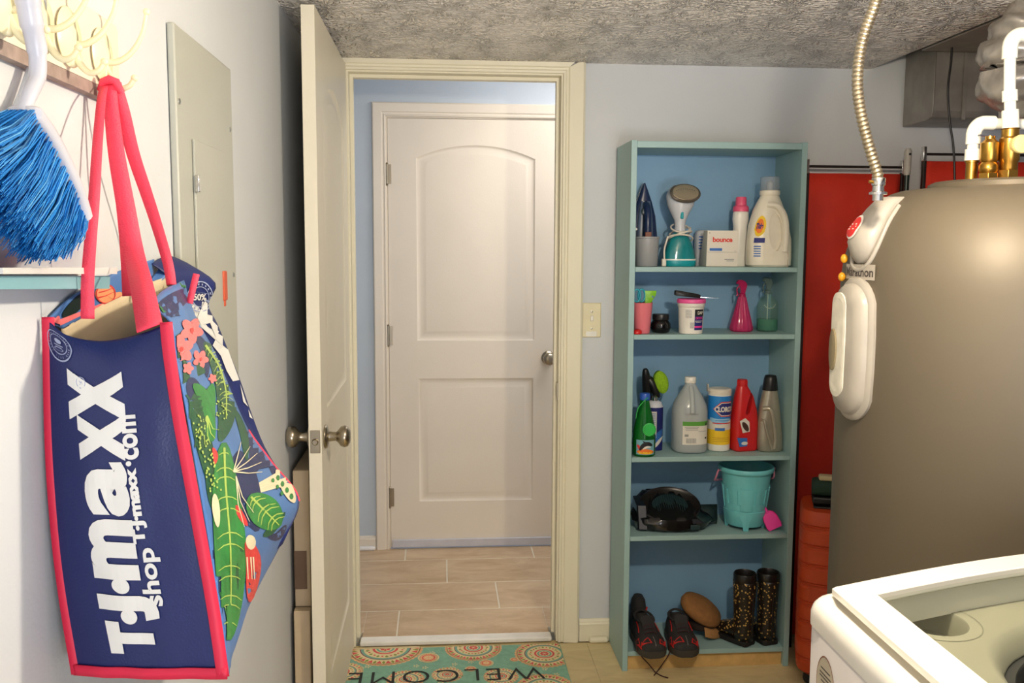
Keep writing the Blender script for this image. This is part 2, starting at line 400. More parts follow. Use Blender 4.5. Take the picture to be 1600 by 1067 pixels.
def hinge(parent, x, y, z, knuckle_axis_off=0):
    mb = MB().lathe([(.0058, -.045), (.0058, .045)], 12, (x, y, z)).box((x+.002, y+.002, z-.044), (x+.02, y+.0045, z+.044)); 
    mb.lathe([(.0035, .045), (.007, .048), (.002, .053)], 12, (x, y, z)).lathe([(.0035, -.045), (.007, -.048), (.002, -.053)], 12, (x, y, z))
    return mb.build('hinge', NICK, parent)

# far door (closed, in the hall end wall)
D1 = bpy.data.objects.new('door_1', None); C.objects.link(D1); D1.location = (-.238, Y3-.002, .008); struct(D1, 'closed white two-panel door at the end of the hall')
W1 = .82
door_mesh(W1, 2.017, .04, [(.136, .679, .222-.0, .815, .815), (.130, .681, .995, 1.84, 1.9)]).build('leaf', WHITEP, D1, smooth=30)
knob(D1, (.749, 0, .912), 1, 'y')
B((.006, -.012, .0), (W1-.006, -.0005, .038)).build('door_sweep', M('grey_sweep', (206, 206, 214), .4), D1, bevel=.003)
for z in (1.765, 1.02, .245): hinge(D1, -.004, -.006, z)
# casing of far door
def casing(x0, x1, z0, z1, y, wd, profile, top=True):
    """mitred casing around an opening x0..x1 up to z1, toward -y. profile: (dist from opening, thickness)"""
    mb = MB()
    P = [(-.0, 0)]+list(profile)+[(wd, 0)]
    path = [((x0, z0), (-1, 0)), ((x0, z1), (-1, 1)), ((x1, z1), (1, 1)), ((x1, z0), (1, 0))]
    rings = [[(px+dx*d, y-t, pz+dz*d) for d, t in P] for (px, pz), (dx, dz) in path]
    return mb.loft(rings)
cprof = [(0, .011), (.006, .013), (.010, .009), (.016, .010), (.020, .014), (.045, .017), (.056, .018), (.063, .012)]
struct(casing(-.246, .59, 0, 2.034, Y3-.0005, .062, [(min(a, .062), b) for a, b in cprof]).build('trim_2', WHITEP, smooth=25), 'moulded white casing around the hall door')
struct(MB().box((-.258, Y3+.0, 0), (-.2395, Y3+.09, 2.045)).box((.584, Y3, 0), (.62, Y3+.09, 2.045)).box((-.2395, Y3, 2.027), (.584, Y3+.09, 2.045)).build('trim_3', WHITEP, smooth=0), 'white jamb of the hall door')
def base_prof(t): return [(0, 0), (0, .058), (.3*t, .064), (.55*t, .070), (t, .074), (t, 0)]
def baseboard(name, a, b, nrm, h, mat, lb):
    a, b, nrm = Vector(a), Vector(b), Vector(nrm); P = [(0.013, 0), (.013, h*.78), (.010, h*.84), (.009, h*.9), (.005, h), (0, h), (0, 0)]
    rings = [[q+nrm*d+Vector((0, 0, z)) for d, z in P] for q in (a, b)]
    return struct(MB().loft(rings).build(name, mat, smooth=0), lb)
baseboard('baseboard_hall', (-1.4, Y3-.0005, .001), (-.31, Y3-.0005, .001), (0, -1, 0), .066, WHITEP, 'old white baseboard on the hall end wall')
struct(B((-1.38, Y3-.034, .0012), (-.312, Y3-.0142, .022)).build('trim_4', M('bright_white_trim', (240, 240, 240), .4), bevel=.008, seg=3), 'bright white quarter round under the hall baseboard')
baseboard('baseboard_back', (.506, Y1-.0005, .0003), (1.2, Y1-.0005, .0003), (0, -1, 0), .083, CREAM, 'cream baseboard beside the bookcase')
struct(B((.54, Y1-.036, .0003), (.612, Y1-.0142, .022)).build('trim_5', CREAM, bevel=.009, seg=3), 'short cream quarter round against the baseboard')

# doorway jamb + stops + casing (room side)
jb = MB().box((OX0-.018, Y1-.002, 0), (OX0, Y1B+.002, OZ+.018)).box((OX1, Y1-.002, 0), (OX1+.018, Y1B+.002, OZ+.018)).box((OX0, Y1-.002, OZ), (OX1, Y1B+.002, OZ+.018))
struct(jb.build('trim_6', CREAM, smooth=0), 'cream jamb of the open doorway')
sb = MB().box((OX0+.0005, Y1+.04, .016), (OX0+.012, Y1+.075, OZ-.0005)).box((OX1-.012, Y1+.04, .016), (OX1-.0005, Y1+.075, OZ-.0005)).box((OX0+.012, Y1+.04, OZ-.012), (OX1-.012, Y1+.075, OZ-.0005))
struct(sb.build('trim_7', CREAM, smooth=0), 'narrow cream door stop inside the doorway')
c2 = [(0, .011), (.008, .012), (.012, .008), (.018, .009), (.022, .014), (.05, .017), (.068, .019), (.076, .013)]
rt = MB(); P = [(0, 0)]+c2+[(.076, 0)]
rt.loft([[(OX1+.006+d, Y1-.0025-t, 0) for d, t in P], [(OX1+.006+d, Y1-.0025-t, OZ+min(d+.006, .0425)) for d, t in P]])
P2 = [(d, t) for d, t in P if d < .04]+[(.0365, .0155), (.0365, 0)]
rt.loft([[(OX0-.006-d, Y1-.0025-t, OZ+.006+d) for d, t in P2], [(OX1+.006+d, Y1-.0025-t, OZ+.006+d) for d, t in P2]])
rt.loft([[(OX0-.006-d*.9, Y1-.0025-t, 0) for d, t in P], [(OX0-.006-d*.9, Y1-.0025-t, OZ+min(d+.006, .0425)) for d, t in P]])
struct(rt.build('trim_8', CREAM, smooth=0), 'cream moulded casing around the open doorway')
sp = B((OX1-.0035, Y1+.004, .90), (OX1-.0005, Y1+.034, .96)).build('strike_plate', NICK, bpy.data.objects['trim_6'])

# open door leaf, folded back along the left wall
D2 = bpy.data.objects.new('door_2', None); C.objects.link(D2); D2.location = (-.3155, 2.418, .012); D2.rotation_euler[2] = PI/2; struct(D2, 'open cream panel door folded back toward the left wall')
# local x -> +Y world, local y -> -X world : front face (y=0) looks toward +X (the room)
W2 = .782
D2_leaf = door_mesh(W2, 2.042, .034, [(.125, .657, .21, .80, .80), (.125, .657, .985, 1.82, 1.89)]).build('leaf', LEAFP, D2, smooth=30)
knob(D2, (.062, 0, .917), 1, 'y', 'knob'); knob(D2, (.062, .034, .917), -1, 'y', 'knob')
B((-.002, .004, .885), (.0005, .030, .947)).build('latch_plate', NICK, D2, bevel=.004)
MB().lathe([(.009, 0), (.009, .004), (.006, .009)], 16, (0, 0, 0), 'x').xf(Matrix.Translation((-.001, .017, .916)) @ Matrix.Rotation(PI, 4, 'Z')).build('latch_bolt', NICK, D2)
for z in (1.78, 1.02, .25): B((W2-.001, .004, z-.044), (W2+.0012, .03, z+.044)).build('hinge_plate', NICK, D2)
D2['kind'] = 'structure'

# ================================================================== breaker panel on the left wall
bp_ = thing('breaker_panel', (XL+.001, 1.672, 1.2), 'tall flat grey metal electrical panel cover on the left wall', 'electrical panel')
B((0, -.192, -.33), (.012, .192, .589)).build('cover', PANELG, bp_, bevel=.003)
B((.0125, -.112, -.25), (.0165, .086, .421)).build('door', PANELG, bp_, bevel=.001)
B((.0165, -.116, .335), (.023, -.106, .363)).build('latch', CHROME, bp_, bevel=.001)
for y, z in ((-.18, .471), (.17, .471), (.165, .19), (-.165, -.15)): MB().lathe([(.005, 0), (.005, .002), (.002, .003)], 10, (.012, y, z), 'x').build('screw', CHROME, bp_)
# orange mailer tag hanging on the panel edge
tag(MB().box((XL+.0135, 1.728, 1.345), (XL+.021, 1.752, 1.40)).box((XL+.0145, 1.733, 1.334), (XL+.019, 1.747, 1.346)).build('warning_tag', M('orange_red_plastic', (200, 84, 50), .5), bevel=.002), 'small orange red tag on the lower edge of the grey panel', 'tag')

# light switch
ls = thing('light_switch', (.537, Y1-.0005, 1.187), 'ivory toggle light switch on the wall beside the bookcase', 'switch')
B((-.0335, -.006, -.0615), (.0335, 0, .0615)).build('plate', IVORY, ls, bevel=.003)
B((-.005, -.0155, -.002), (.005, -.005, .016)).build('toggle', WHT, ls, bevel=.0015)
for z in (-.03, .03): MB().lathe([(.0035, 0), (.0035, .001), (.001, .0018)], 10, (0, -.006, z), 'y').build('screw', CHROME, ls)
B((-.02, -.0068, -.058), (.018, -.006, -.04)).build('tape', WHT, ls)

# ================================================================== teal bookcase
BX0, BX1, BY0, BY1, BZ = .617, 1.202, 2.95, 3.19, 1.79
bk = thing('bookcase', ((BX0+BX1)/2, BY0, 0), 'tall narrow teal painted bookcase with five open shelves', 'bookcase')
def bb(name, a, b, mat=TEAL, **k):
    cx = (BX0+BX1)/2
    return B((a[0]-cx, a[1]-BY0, a[2]), (b[0]-cx, b[1]-BY0, b[2])).build(name, mat, bk, bevel=.001, seg=1, **k)
bb('side_panel', (BX0, BY0, 0), (BX0+.019, BY1, BZ)); bb('side_panel', (BX1-.019, BY0, 0), (BX1, BY1, BZ))
bb('top_panel', (BX0+.019, BY0, BZ-.024), (BX1-.019, BY1, BZ-.003))
SH = [1.382, 1.159, .746, .474, .069]
for z in SH: bb('shelf', (BX0+.0195, BY0+.002, z-.0165), (BX1-.0195, BY1-.004, z))
bb('back_panel', (BX0+.004, BY1-.003, .03), (BX1-.004, BY1+.002, BZ-.002), BACKB)
lab(bb('kick_board', (BX0+.0195, BY0+.016, 0), (BX1-.0195, BY0+.03, .052), PINE), 'bare pine kick board under the lowest shelf')

# ================================================================== water heater
TX, TY, TR = 1.216, 1.87, .34
TANK = M('champagne_grey_shell', (104, 95, 80), .5, .2, var=.02, scale=4)
wh_ = thing('water_heater', (TX, TY, 0), 'large smooth grey brown water heater tank behind the washer', 'water heater')
prof = [(.0, .03), (TR-.02, .03), (TR, .05), (TR, 1.36)]
for i in range(1, 13):
    a = PI/2*i/12; prof.append((TR-.13+.13*math.cos(a), 1.36+.212*math.sin(a)))
prof += [(.12, 1.575), (.0, 1.576)]
MB().lathe(prof, 96).build('tank', TANK, wh_, smooth=60)
MB().lathe([(.0, 1.570), (.165, 1.570), (.17, 1.574), (.168, 1.584), (.158, 1.589), (.0, 1.592)], 64).build('top_cap', TANK, wh_, smooth=50)
MB().lathe([(TR-.03, 0), (TR-.03, .03)], 48).build('base_ring', BLK, wh_)
def on_tank(phi):   # frame: x outwards, y sideways (to the right seen from outside), z up
    return Matrix.Translation((0, 0, 0)) @ Matrix.Rotation(phi, 4, 'Z')
PHI = math.atan2(.412, -.911)+math.radians(26)
def tmap(z0, eps, r=TR): return lambda u, v: ((r+eps)*math.cos(PHI+u/r), (r+eps)*math.sin(PHI+u/r), z0+v)
# lower access cover: pill shape, stepped
def pill(hw, hh, n=28):
    out = []
    for j in range(n):
        a = 2*PI*(j+.5)/n; c, s_ = math.cos(a), math.sin(a)
        out.append((hw*math.copysign(abs(c)**.9, c), (hh-hw)*(1 if s_ > 0 else -1)*min(1, abs(s_)*3)+hw*s_))
    return out
COV = M('pale_grey_cover', (166, 160, 150), .4)
lv = MB().loft([[tmap(1.235, e)(u, v) for u, v in pill(hw, hh)] for hw, hh, e in ((.074, .152, -.004), (.074, .152, .006), (.068, .146, .011), (.063, .14, .012), (.060, .137, .018), (.056, .133, .024), (.035, .10, .029))])
lc = lv.build('lower_access_cover', COV, wh_, smooth=50)
FOAMW = M('white_paper_patch', (222, 218, 204), .7, var=.12, scale=30)
lp = MB().loft([[tmap(1.242, e)(u-.021, v) for u, v in pill(hw, hh)] for hw, hh, e in ((.034, .112, .018), (.034, .112, .030), (.028, .100, .031))]).build('paper_patch', FOAMW, lc, smooth=0)
MB().loft([[tmap(1.23, e)(-.035+hw*math.cos(2*PI*j/20), .045*math.sin(2*PI*j/20)) for j in range(20)] for hw, e in ((.018, .029), (.018, .034), (.014, .035))]).build('round_badge', M('olive_badge', (136, 124, 96), .5), lc)
# upper terminal housing
hp = MB()
secs = []
for z, hw, e in ((1.412, .014, -.004), (1.420, .030, .004), (1.435, .042, .012), (1.46, .048, .019), (1.485, .050, .016), (1.51, .048, -.002), (1.53, .046, -.018), (1.546, .043, -.034), (1.552, .041, -.042), (1.554, .036, -.047)):
    ring = []
    for j in range(24):
        a = PI*j/23; k_ = max(math.sin(a), 0)**.5; ring.append(tmap(z, e*k_-(.09 if z > 1.47 else .04)*(1-k_))(-hw*math.cos(a), 0))
    inner = [tmap(z, -.16 if z > 1.47 else -.08)(-hw*math.cos(PI*j/5), 0) for j in range(5, -1, -1)]
    secs.append(ring+inner)
th = MB().loft(secs).build('terminal_housing', COV, wh_, smooth=60)
def shoulder(z):
    if z < 1.36: return 0
    q = min(1, (z-1.36)/.212); return -.13+.13*math.sqrt(1-q*q)
hr = [tmap(z, shoulder(z)+.002)(u, 0) for u, z in ((-.056, 1.535), (-.057, 1.50), (-.052, 1.45), (-.034, 1.415), (0, 1.402), (.034, 1.415), (.052, 1.45), (.057, 1.50), (.056, 1.535))]
MB().tube(spline(hr, 4), .005, 8).build('housing_flange', COV, wh_, smooth=60)
HE = ((1.412, -.004), (1.435, .012), (1.46, .019), (1.485, .016), (1.51, -.002), (1.53, -.018), (1.552, -.042))
def hpro(z):
    for (z0, e0), (z1, e1) in zip(HE, HE[1:]):
        if z <= z1: return e0+(e1-e0)*max(0, (z-z0))/(z1-z0)
    return -.042
def onh(a, b, k): 
    x = max(-1, min(1, (a-.004)/.05)); return tmap(1.492+b, hpro(1.492+b)-.012*x*x+k)(a-.004, 0)
decal('round_sticker', ell2(.025, .025), lambda a, b: onh(a, b, .0025), M('white_sticker', (232, 226, 220), .5), th, slic=.005)
lab(decal('sticker_print', ell2(.021, .021), lambda a, b: onh(a, b, .0035), REDI, th, slic=.005), 'red round warning print')
decal('sticker_lines', join2(*[rect2(wd_, .0022, 0, cy, 1) for wd_, cy in ((.024, .006), (.030, .001), (.024, -.004))]), lambda a, b: onh(a, b, .0042), PAPER, th)
lab(decal('brand_lettering', text2('Marathon', w=.115, h=.019, bold=.02), tmap(1.398, .0012), M('ink_charcoal', (70, 62, 58), .5), wh_), 'dark lettering reading Marathon')
decal('brand_plate', rect2(.125, .032, nx=10), tmap(1.398, .0006), M('pale_brand_plate', (176, 168, 156), .5), wh_)
for z, u in ((1.425, -.062), (1.385, -.076)):
    MB().sphere(tmap(z, .006)(u, 0), (.008, .008, .010), 12, 8).build('yellow_knob', M('amber_plastic', (214, 150, 30), .4), wh_)
# brass valves and nipples on top of the tank (local coordinates, tank axis at 0,0)
def tl_(p): return Vector(p)-Vector((TX, TY, 0))
def brassy(name, p, prof_, n=20, mat=BRASS): 
    p = tl_(p); return MB().lathe(prof_, n, (p.x, p.y, 0)).build(name, mat, wh_, smooth=35)
hexp = lambda x, y, z0, z1, r: MB().lathe([(r, z0), (r, z1)], 6, (x-TX, y-TY, 0)).build('hex_nut', BRASS, wh_, bevel=.001)
YP = 1.85
brassy('cold_nipple', (1.131, 1.89, 0), [(.012, 1.575), (.012, 1.63), (.0145, 1.63), (.0145, 1.638)])
hexp(1.150, YP+.01, 1.59, 1.606, .020)
brassy('dielectric_union', (1.150, YP+.01, 0), [(.016, 1.606), (.019, 1.612), (.019, 1.622), (.015, 1.628), (.018, 1.634), (.0185, 1.668), (.014, 1.672), (.010, 1.676), (.010, 1.682)])
hexp(1.187, YP, 1.59, 1.612, .021)
brassy('relief_valve_body', (1.187, YP, 0), [(.016, 1.61), (.018, 1.615), (.018, 1.628), (.0205, 1.632), (.0205, 1.676), (.017, 1.68), (.017, 1.695), (.019, 1.697)])
v = tl_((1.191, YP-.028, 1.662))
lab(MB().lathe([(.015, -.02), (.0185, .0), (.0195, .005), (.018, .009), (.012, .011)], 24, tuple(v), 'y').build('valve_cap', M('cream_valve_cap', (232, 216, 150), .4), wh_), 'round cream cap on the brass valve')
lev = tl_((1.143, YP+.01, 1.683)); B(tuple(lev-Vector((.018, .004, .001))), tuple(lev+Vector((.016, .004, .002)))).build('valve_lever', CHROME, wh_)

# white plastic water pipes
PVC = M('white_pipe_plastic', (240, 240, 228), .3)
def pipe(pts, lb, sock, gp='white water pipes above the tank'):
    t = thing('water_pipe', pts[0], lb, 'pipe', gp)
    q = [Vector(p)-Vector(pts[0]) for p in pts]
    MB().tube(q, .0115, 16).build('pipe_run', PVC, t, smooth=50)
    for kind, a, b, rad in sock:
        a, b = Vector(a)-Vector(pts[0]), Vector(b)-Vector(pts[0]); MB().tube([a, a+(b-a)*.02, b-(b-a)*.02, b], [rad-.001, rad, rad, rad-.001], 18).build(kind, PVC, t, smooth=50)
    return t
def arc(c, r, a0, a1, n=8): return [(c[0]+r*math.cos(math.radians(a0+(a1-a0)*i/n)), c[1], c[2]+r*math.sin(math.radians(a0+(a1-a0)*i/n))) for i in range(n+1)]
YR = 1.89
p1 = [(1.131, YR, 1.640), (1.131, YR, 1.69)]+arc((1.153, YR, 1.69), .022, 180, 90)+[(1.18, YR, 1.712), (1.64, YR+.02, 1.714)]
pp = pipe(p1, 'white pipe rising from the tank and turning right below the taller pipe', [('coupling', (1.131, YR, 1.634), (1.131, YR, 1.658), .0155), ('elbow_socket', (1.131, YR, 1.668), (1.131, YR, 1.694), .0150)])
MB().tube([Vector(q)-Vector(p1[0]) for q in [(1.131, YR, 1.69)]+arc((1.155, YR, 1.69), .0235, 180, 90)+[(1.174, YR, 1.7135)]], .0150, 18).build('elbow', PVC, pp, smooth=50)
YQ = 1.80
p2 = [(1.150, YQ+.03, 1.690), (1.150, YQ, 1.72), (1.148, YQ, 1.84)]
p2 = [(1.187, YP, 1.699), (1.1795, YP-.0, 1.78), (1.175, YP, 1.862)]+arc((1.197, YP, 1.865), .022, 180, 90)+[(1.24, YP, 1.888), (1.62, YP+.02, 1.892)]
pp = pipe(p2, 'taller white pipe rising from the brass valve to an elbow', [('coupling', (1.187, YP, 1.696), (1.1835, YP, 1.735), .0165), ('coupling', (1.182, YP, 1.752), (1.180, YP, 1.775), .0150), ('elbow_socket', (1.1755, YP, 1.838), (1.175, YP, 1.866), .0152)])
MB().tube([Vector(q)-Vector(p2[0]) for q in [(1.175, YP, 1.862)]+arc((1.199, YP, 1.864), .0235, 180, 90)+[(1.218, YP, 1.8875)]], .0152, 18).build('elbow', PVC, pp, smooth=50)

# flexible metal conduit
ct = atY(1372, 303, 1.72)
cd = thing('flexible_conduit', ct, 'ribbed flexible metal conduit curving up from the tank to the ceiling', 'conduit')
pth = [atY(x, y, 1.72) for x, y in ((1373, 284), (1370, 268), (1360, 236), (1348, 190), (1341, 150), (1340, 118), (1344, 80), (1353, 45), (1366, 10))]
pth.append(pth[-1]+Vector((.012, .0, .05))); pth.append(Vector((pth[-1].x+.012, 1.72, 2.072)))
sp_ = spline(pth, 12)
# resample evenly, ridge every 8.6 mm
L = [0]
for a, b in zip(sp_, sp_[1:]): L.append(L[-1]+(b-a).length)
tot = L[-1]; N = int(tot/.0021); pts = []; rad = []; i = 0
for k in range(N+1):
    d = tot*k/N
    while i < len(L)-2 and L[i+1] < d: i += 1
    t = (d-L[i])/max(1e-9, L[i+1]-L[i]); pts.append(sp_[i].lerp(sp_[i+1], t)-ct)
    rad.append((.0088, .0106, .0112, .0104)[k % 4])
MB().tube(pts, rad, 14).build('metal_hose', M('spiral_steel', (200, 190, 170), .3, 1), cd, smooth=35)
MB().lathe([(.017, 0), (.017, .004), (.011, .006), (.0105, .016), (.013, .018), (.013, .03), (.0115, .032)], 20, (0, 0, -.001)).lathe([(.010, -.012), (.010, 0)], 16, (0, 0, -.001)).build('connector', CHROME, cd)
MB().lathe([(.003, 0), (.003, .022), (.0045, .022), (.0045, .025)], 8, tuple(Vector((-.008, -.002, .023))), 'x').xf(Matrix.Translation((-.012, 0, 0))).build('clamp_screw', BRASS, cd)

# ================================================================== mechanical corner: ducts, cable
GAL = M('dull_galvanised', (150, 146, 140), .5, .5, var=.15)
du = thing('air_duct', (1.64, 2.985, 1.875), 'grey sheet duct with a rounded lower edge in the corner above the tank', 'duct')
r_ = []
for x, s_ in ((0, 0), (.004, .004), (.5, .004), (.9, 0)):
    r_.append([(x, y, z) for y, z in [(.0+s_, .03), (.012, .008), (.035, 0+s_), (.2, 0), (.2, .25), (0+s_, .25)]])
MB().loft(r_).build('duct_body', GAL, du, smooth=30, bevel=.004)
MB().box((.10, -.003, .0), (.112, .0, .25)).build('duct_seam', GAL, du)
for x in (.05, .6): B((x, .05, .25), (x+.02, .07, .29)).build('hanger_strap', GAL, du)
dp = thing('return_duct', (1.575, 2.78, 2.09), 'flat grey duct running under the joists behind the conduit', 'duct')
B((0, -.30, 0), (.34, .18, .105)).build('duct_body', GAL, dp, bevel=.004)
# foil faced flexible duct: crinkled tube
FOIL = M('crinkled_foil', (190, 184, 176), .34, .6, var=.15, scale=26, bump=1, bscale=24)
fd = thing('foil_duct', (1.415, 2.28, 1.90), 'crinkled silver foil insulated flexible duct hanging at the upper right', 'duct')
random.seed(3)
ctr = spline([(.27, .0, .30), (.22, .0, .20), (.10, 0, .07), (.09, 0, -.02), (.26, -.02, -.06), (.8, -.06, -.06)], 26)
rings = []
NV = 64; prev = None
for i, p in enumerate(ctr):
    t = (ctr[min(i+1, len(ctr)-1)]-ctr[max(i-1, 0)]).normalized(); nn = t.cross(Vector((0, 0, 1))).normalized(); b_ = t.cross(nn)
    rr = .108+.010*math.sin(i*.62)
    rings.append([p+(nn*math.cos(2*PI*j/NV)+b_*math.sin(2*PI*j/NV))*(rr+random.uniform(-.0028, .0028)+.004*math.sin(j*.8+i*.9)+.004*math.sin(j*.43-i*.55)) for j in range(NV)])
MB().loft(rings).build('duct_sleeve', FOIL, fd, smooth=60)
fl = thing('foil_insulation', (1.455, 1.86, 2.09), 'torn flap of silver faced insulation tucked against the ceiling edge', 'insulation')
rows = [[(.075+.012*i+random.uniform(-.006, .006), -.4+.072*j+random.uniform(-.01, .01), -.02-.012*abs(i-3)+random.uniform(-.009, .009)+.02*math.sin(j*1.3)) for i in range(8)] for j in range(10)]
MB().grid(rows).build('foil_sheet', FOIL, fl, smooth=15, solid=.006)
cb = [atY(x, y, 2.9) for x, y in ((1489, 50), (1486, 95), (1481, 140), (1484, 190), (1490, 232), (1492, 300))]
cb = [Vector((cb[0].x+.01, 2.9, 2.21))]+cb
tag(MB().tube(spline(cb, 6), .0035, 8).build('black_cable', BLK, smooth=60), 'thin black cable hanging in the corner behind the pipes', 'cable')

# ================================================================== red fabric stretchers, orange case, pole
REDF = M('red_canvas', (196, 42, 22), .75, var=.14, scale=5, bump=.3, bscale=200)
def stretcher(loc, wd, ht, lb, tilt=0):
    t = thing('folding_cot', loc, lb, 'folding cot', 'red canvas folding cots'); t.rotation_euler[1] = tilt
    rows = [[(wd*i/14, .004*math.sin(i*.9+j*.35)+.003*math.sin(j*1.1), ht-.035-(ht-.08)*j/20) for i in range(15)] for j in range(21)]
    MB().grid(rows).build('canvas', REDF, t, solid=.003)
    MB().tube([(-.008, .0, ht-.012), (wd+.008, .0, ht-.012)], .0045, 10).build('top_rail', M('dark_steel', (60, 52, 50), .4, .8), t)
    for x in (-.002, wd+.002):
        leg = MB().box((x-.006, -.008, 0), (x+.006, .008, ht-.03)).build('side_tube', M('dark_steel', (60, 52, 50), .4, .8), t, bevel=.003)
    for x in (-.004, wd+.004): MB().box((x-.006, -.009, ht-.036), (x+.006, .009, ht+.012)).build('end_cap', CHROME, t, bevel=.002)
    return t
stretcher((1.266, 3.10, 0), .335, 1.738, 'red canvas folding cot leaning between the bookcase and the tank')
t = stretcher((1.618, 2.98, .0), .42, 1.772, 'second red canvas folding cot standing behind the tank', .0); 
po = thing('mop_pole', (1.592, 3.045, 0), 'dark green pole with a pale grey hanging tip between the red canvases', 'pole')
MB().tube([(0, 0, .0), (0, 0, 1.70)], .009, 12).build('handle', M('dark_green_enamel', (22, 44, 38), .35), po)
tp = MB().tube([(0, 0, 1.695), (0, 0, 1.705), (0.001, 0, 1.775), (0.001, 0, 1.785)], [.010, .0125, .0125, .008], 14).build('hanging_tip', M('pale_grey_rubber', (176, 172, 166), .5), po)
MB().lathe([(.004, 0), (.004, .002)], 10, (0.001, -.0125, 1.765), 'y').build('hang_hole', BLK, tp)
sc_ = thing('suitcase', (1.385, 2.85, 0), 'upright ribbed orange hard shell suitcase between the bookcase and the tank', 'suitcase', rz=math.radians(-20))
ORG = M('orange_shell', (196, 70, 26), .5, var=.06)
secs = []
z = .03; top = .60
secs.append((z, 0, 0, .165, .10, 5)); secs.append((z+.02, 0, 0, .185, .12, 5))
zz = .08
while zz < top-.04:
    secs += [(zz, 0, 0, .188, .122, 5), (zz+.004, 0, 0, .184, .118, 5), (zz+.010, 0, 0, .184, .118, 5), (zz+.014, 0, 0, .188, .122, 5), (zz+.018, 0, 0, .184, .118, 5), (zz+.022, 0, 0, .188, .122, 5)]; zz += .064
secs += [(top-.02, 0, 0, .187, .121, 5), (top-.006, 0, 0, .182, .116, 5), (top, 0, 0, .165, .10, 5)]
MB().sup(secs, 48).build('shell', ORG, sc_, smooth=40)
B((-.15, -.085, top-.001), (.15, .085, top+.006)).build('top_trim', BLK, sc_, bevel=.003)
for x in (-.14, .14):
    for y in (-.08, .08): MB().lathe([(.022, -.012), (.024, -.008), (.024, .008), (.022, .012)], 16, (x, y, .024), 'y').build('wheel', BLK, sc_)
MB().tube([(-.05, 0, top+.006), (-.05, 0, top+.022), (.05, 0, top+.022), (.05, 0, top+.006)], .006, 8).build('carry_handle', BLK, sc_)
gr = thing('rolled_mat', (1.290, 2.84, .664), 'small dark green roll with a cream inside lying on the orange suitcase', 'rolled mat', rz=math.radians(-20))
MB().lathe([(.026, -.07), (.030, -.06), (.030, .12), (.026, .13)], 24, (0, 0, 0), 'x').build('roll', M('dark_green_cloth', (18, 52, 38), .7), gr)
MB().box((-.05, -.024, .024), (.10, .016, .040)).build('cream_lining', M('cream_cloth', (206, 190, 150), .8), gr, bevel=.006)
MB().lathe([(.004, 0), (.012, .003), (.012, .012), (.004, .015)], 14, (-.0, -.032, -.018), 'y').build('snap', CHROME, gr)
MB().box((-.068, -.03, -.0545), (.12, .03, -.03)).build('dark_wrap', BLK, gr, bevel=.006)

# ================================================================== washing machine
WZ = .95
wm = thing('washing_machine', (.90, .95, 0), 'white top loading washing machine with a glass lid in the lower right corner', 'washing machine')
ENA = M('white_enamel', (236, 232, 222), .28, var=.01, coat=.4); ENB = M('washer_body_white', (214, 208, 204), .4, var=.01)
INN = M('washer_inner_grey', (178, 174, 160), .42, var=.03)
x0, x1, y0 = .528-.9, 1.24-.9, .40-.95
def yb(x): t = (x-x0)/(x1-x0); return (1.243-.95)+.165*math.sin(min(t*1.05, 1)*PI/2)       # bowed far edge (local y)
def outline(i, rc=.03, n=22):     # plan outline inset by i
    rc = max(rc-i*.5, .004); pts = []
    X0, X1, Y0 = x0+i, x1-i, y0+i
    far = [(X0+rc+(X1-2*rc-X0)*k/n, ) for k in range(n+1)]
    pts += [(X0+rc-rc*math.cos(a), Y0+rc-rc*math.sin(a)) for a in [PI/2*k/4 for k in range(4, -1, -1)]][::-1][::-1]
    c = yb(x0)-i-rc
    left = [(X0+rc-rc*math.cos(PI/2*k/5), c+rc*math.sin(PI/2*k/5)+ (yb(X0+rc)-yb(x0))*(k/5)) for k in range(6)]
    back = [(X0+rc+(X1-2*rc-X0)*k/n, yb(X0+rc+(X1-2*rc-X0)*k/n)-i) for k in range(1, n)]
    rgt = [(X1, yb(X1)-i-rc), (X1, Y0)]
    return [(X0+.01, Y0), (X0, Y0+.01)]+left+back+rgt
body = MB().loft([[(x, y, z) for x, y in outline(i)] for z, i in ((.03, .006), (.035, .002), (.905, .002), (.908, .004))], True, False)
body.build('cabinet', ENB, wm, smooth=50)
deck = MB().loft([[(x, y, z) for x, y in outline(i)] for z, i in ((.909, .004), (.911, 0), (.928, 0), (.938, .003), (.945, .009), (.948, .018), (.947, .026), (.940, .032), (.940, .05))], False, False)
deck.loft([[(x, y, z) for x, y in outline(i)] for z, i in ((.940, .05), (.9405, .060), (.932, .066), (.905, .069))], False, False)
deck.build('top_rim', ENA, wm, smooth=50)
# grey inner deck with dispenser recess and tub opening
TCX, TCY = .93-.9, 1.01-.95
ind = MB().add([(x, y, .906) for x, y in outline(.0655)], [])
bm = bmesh.new(); loops = [[(x, y) for x, y in outline(.0655)], [(TCX+.228*math.cos(2*PI*k/48), TCY+.228*math.sin(2*PI*k/48)) for k in range(48)], [(.716-.9+.050*math.cos(2*PI*k/28), 1.236-.95+.056*math.sin(2*PI*k/28)) for k in range(28)]]
E_ = []
for lp_ in loops:
    lp_ = [q for k, q in enumerate(lp_) if (Vector(q)-Vector(lp_[k-1])).length > 1e-4]
    vv = [bm.verts.new((x, y, .906)) for x, y in lp_]; E_ += [bm.edges.new((vv[k], vv[(k+1) % len(vv)])) for k in range(len(vv))]
bmesh.ops.triangle_fill(bm, edges=E_, use_beauty=True); bm.verts.index_update()
ind = MB().add([v.co.copy() for v in bm.verts], [tuple(v.index for v in f.verts) for f in bm.faces]); bm.free()
def circ(cx, cy, rx, ry, z, n): return [(cx+rx*math.cos(2*PI*k/n), cy+ry*math.sin(2*PI*k/n), z) for k in range(n)]
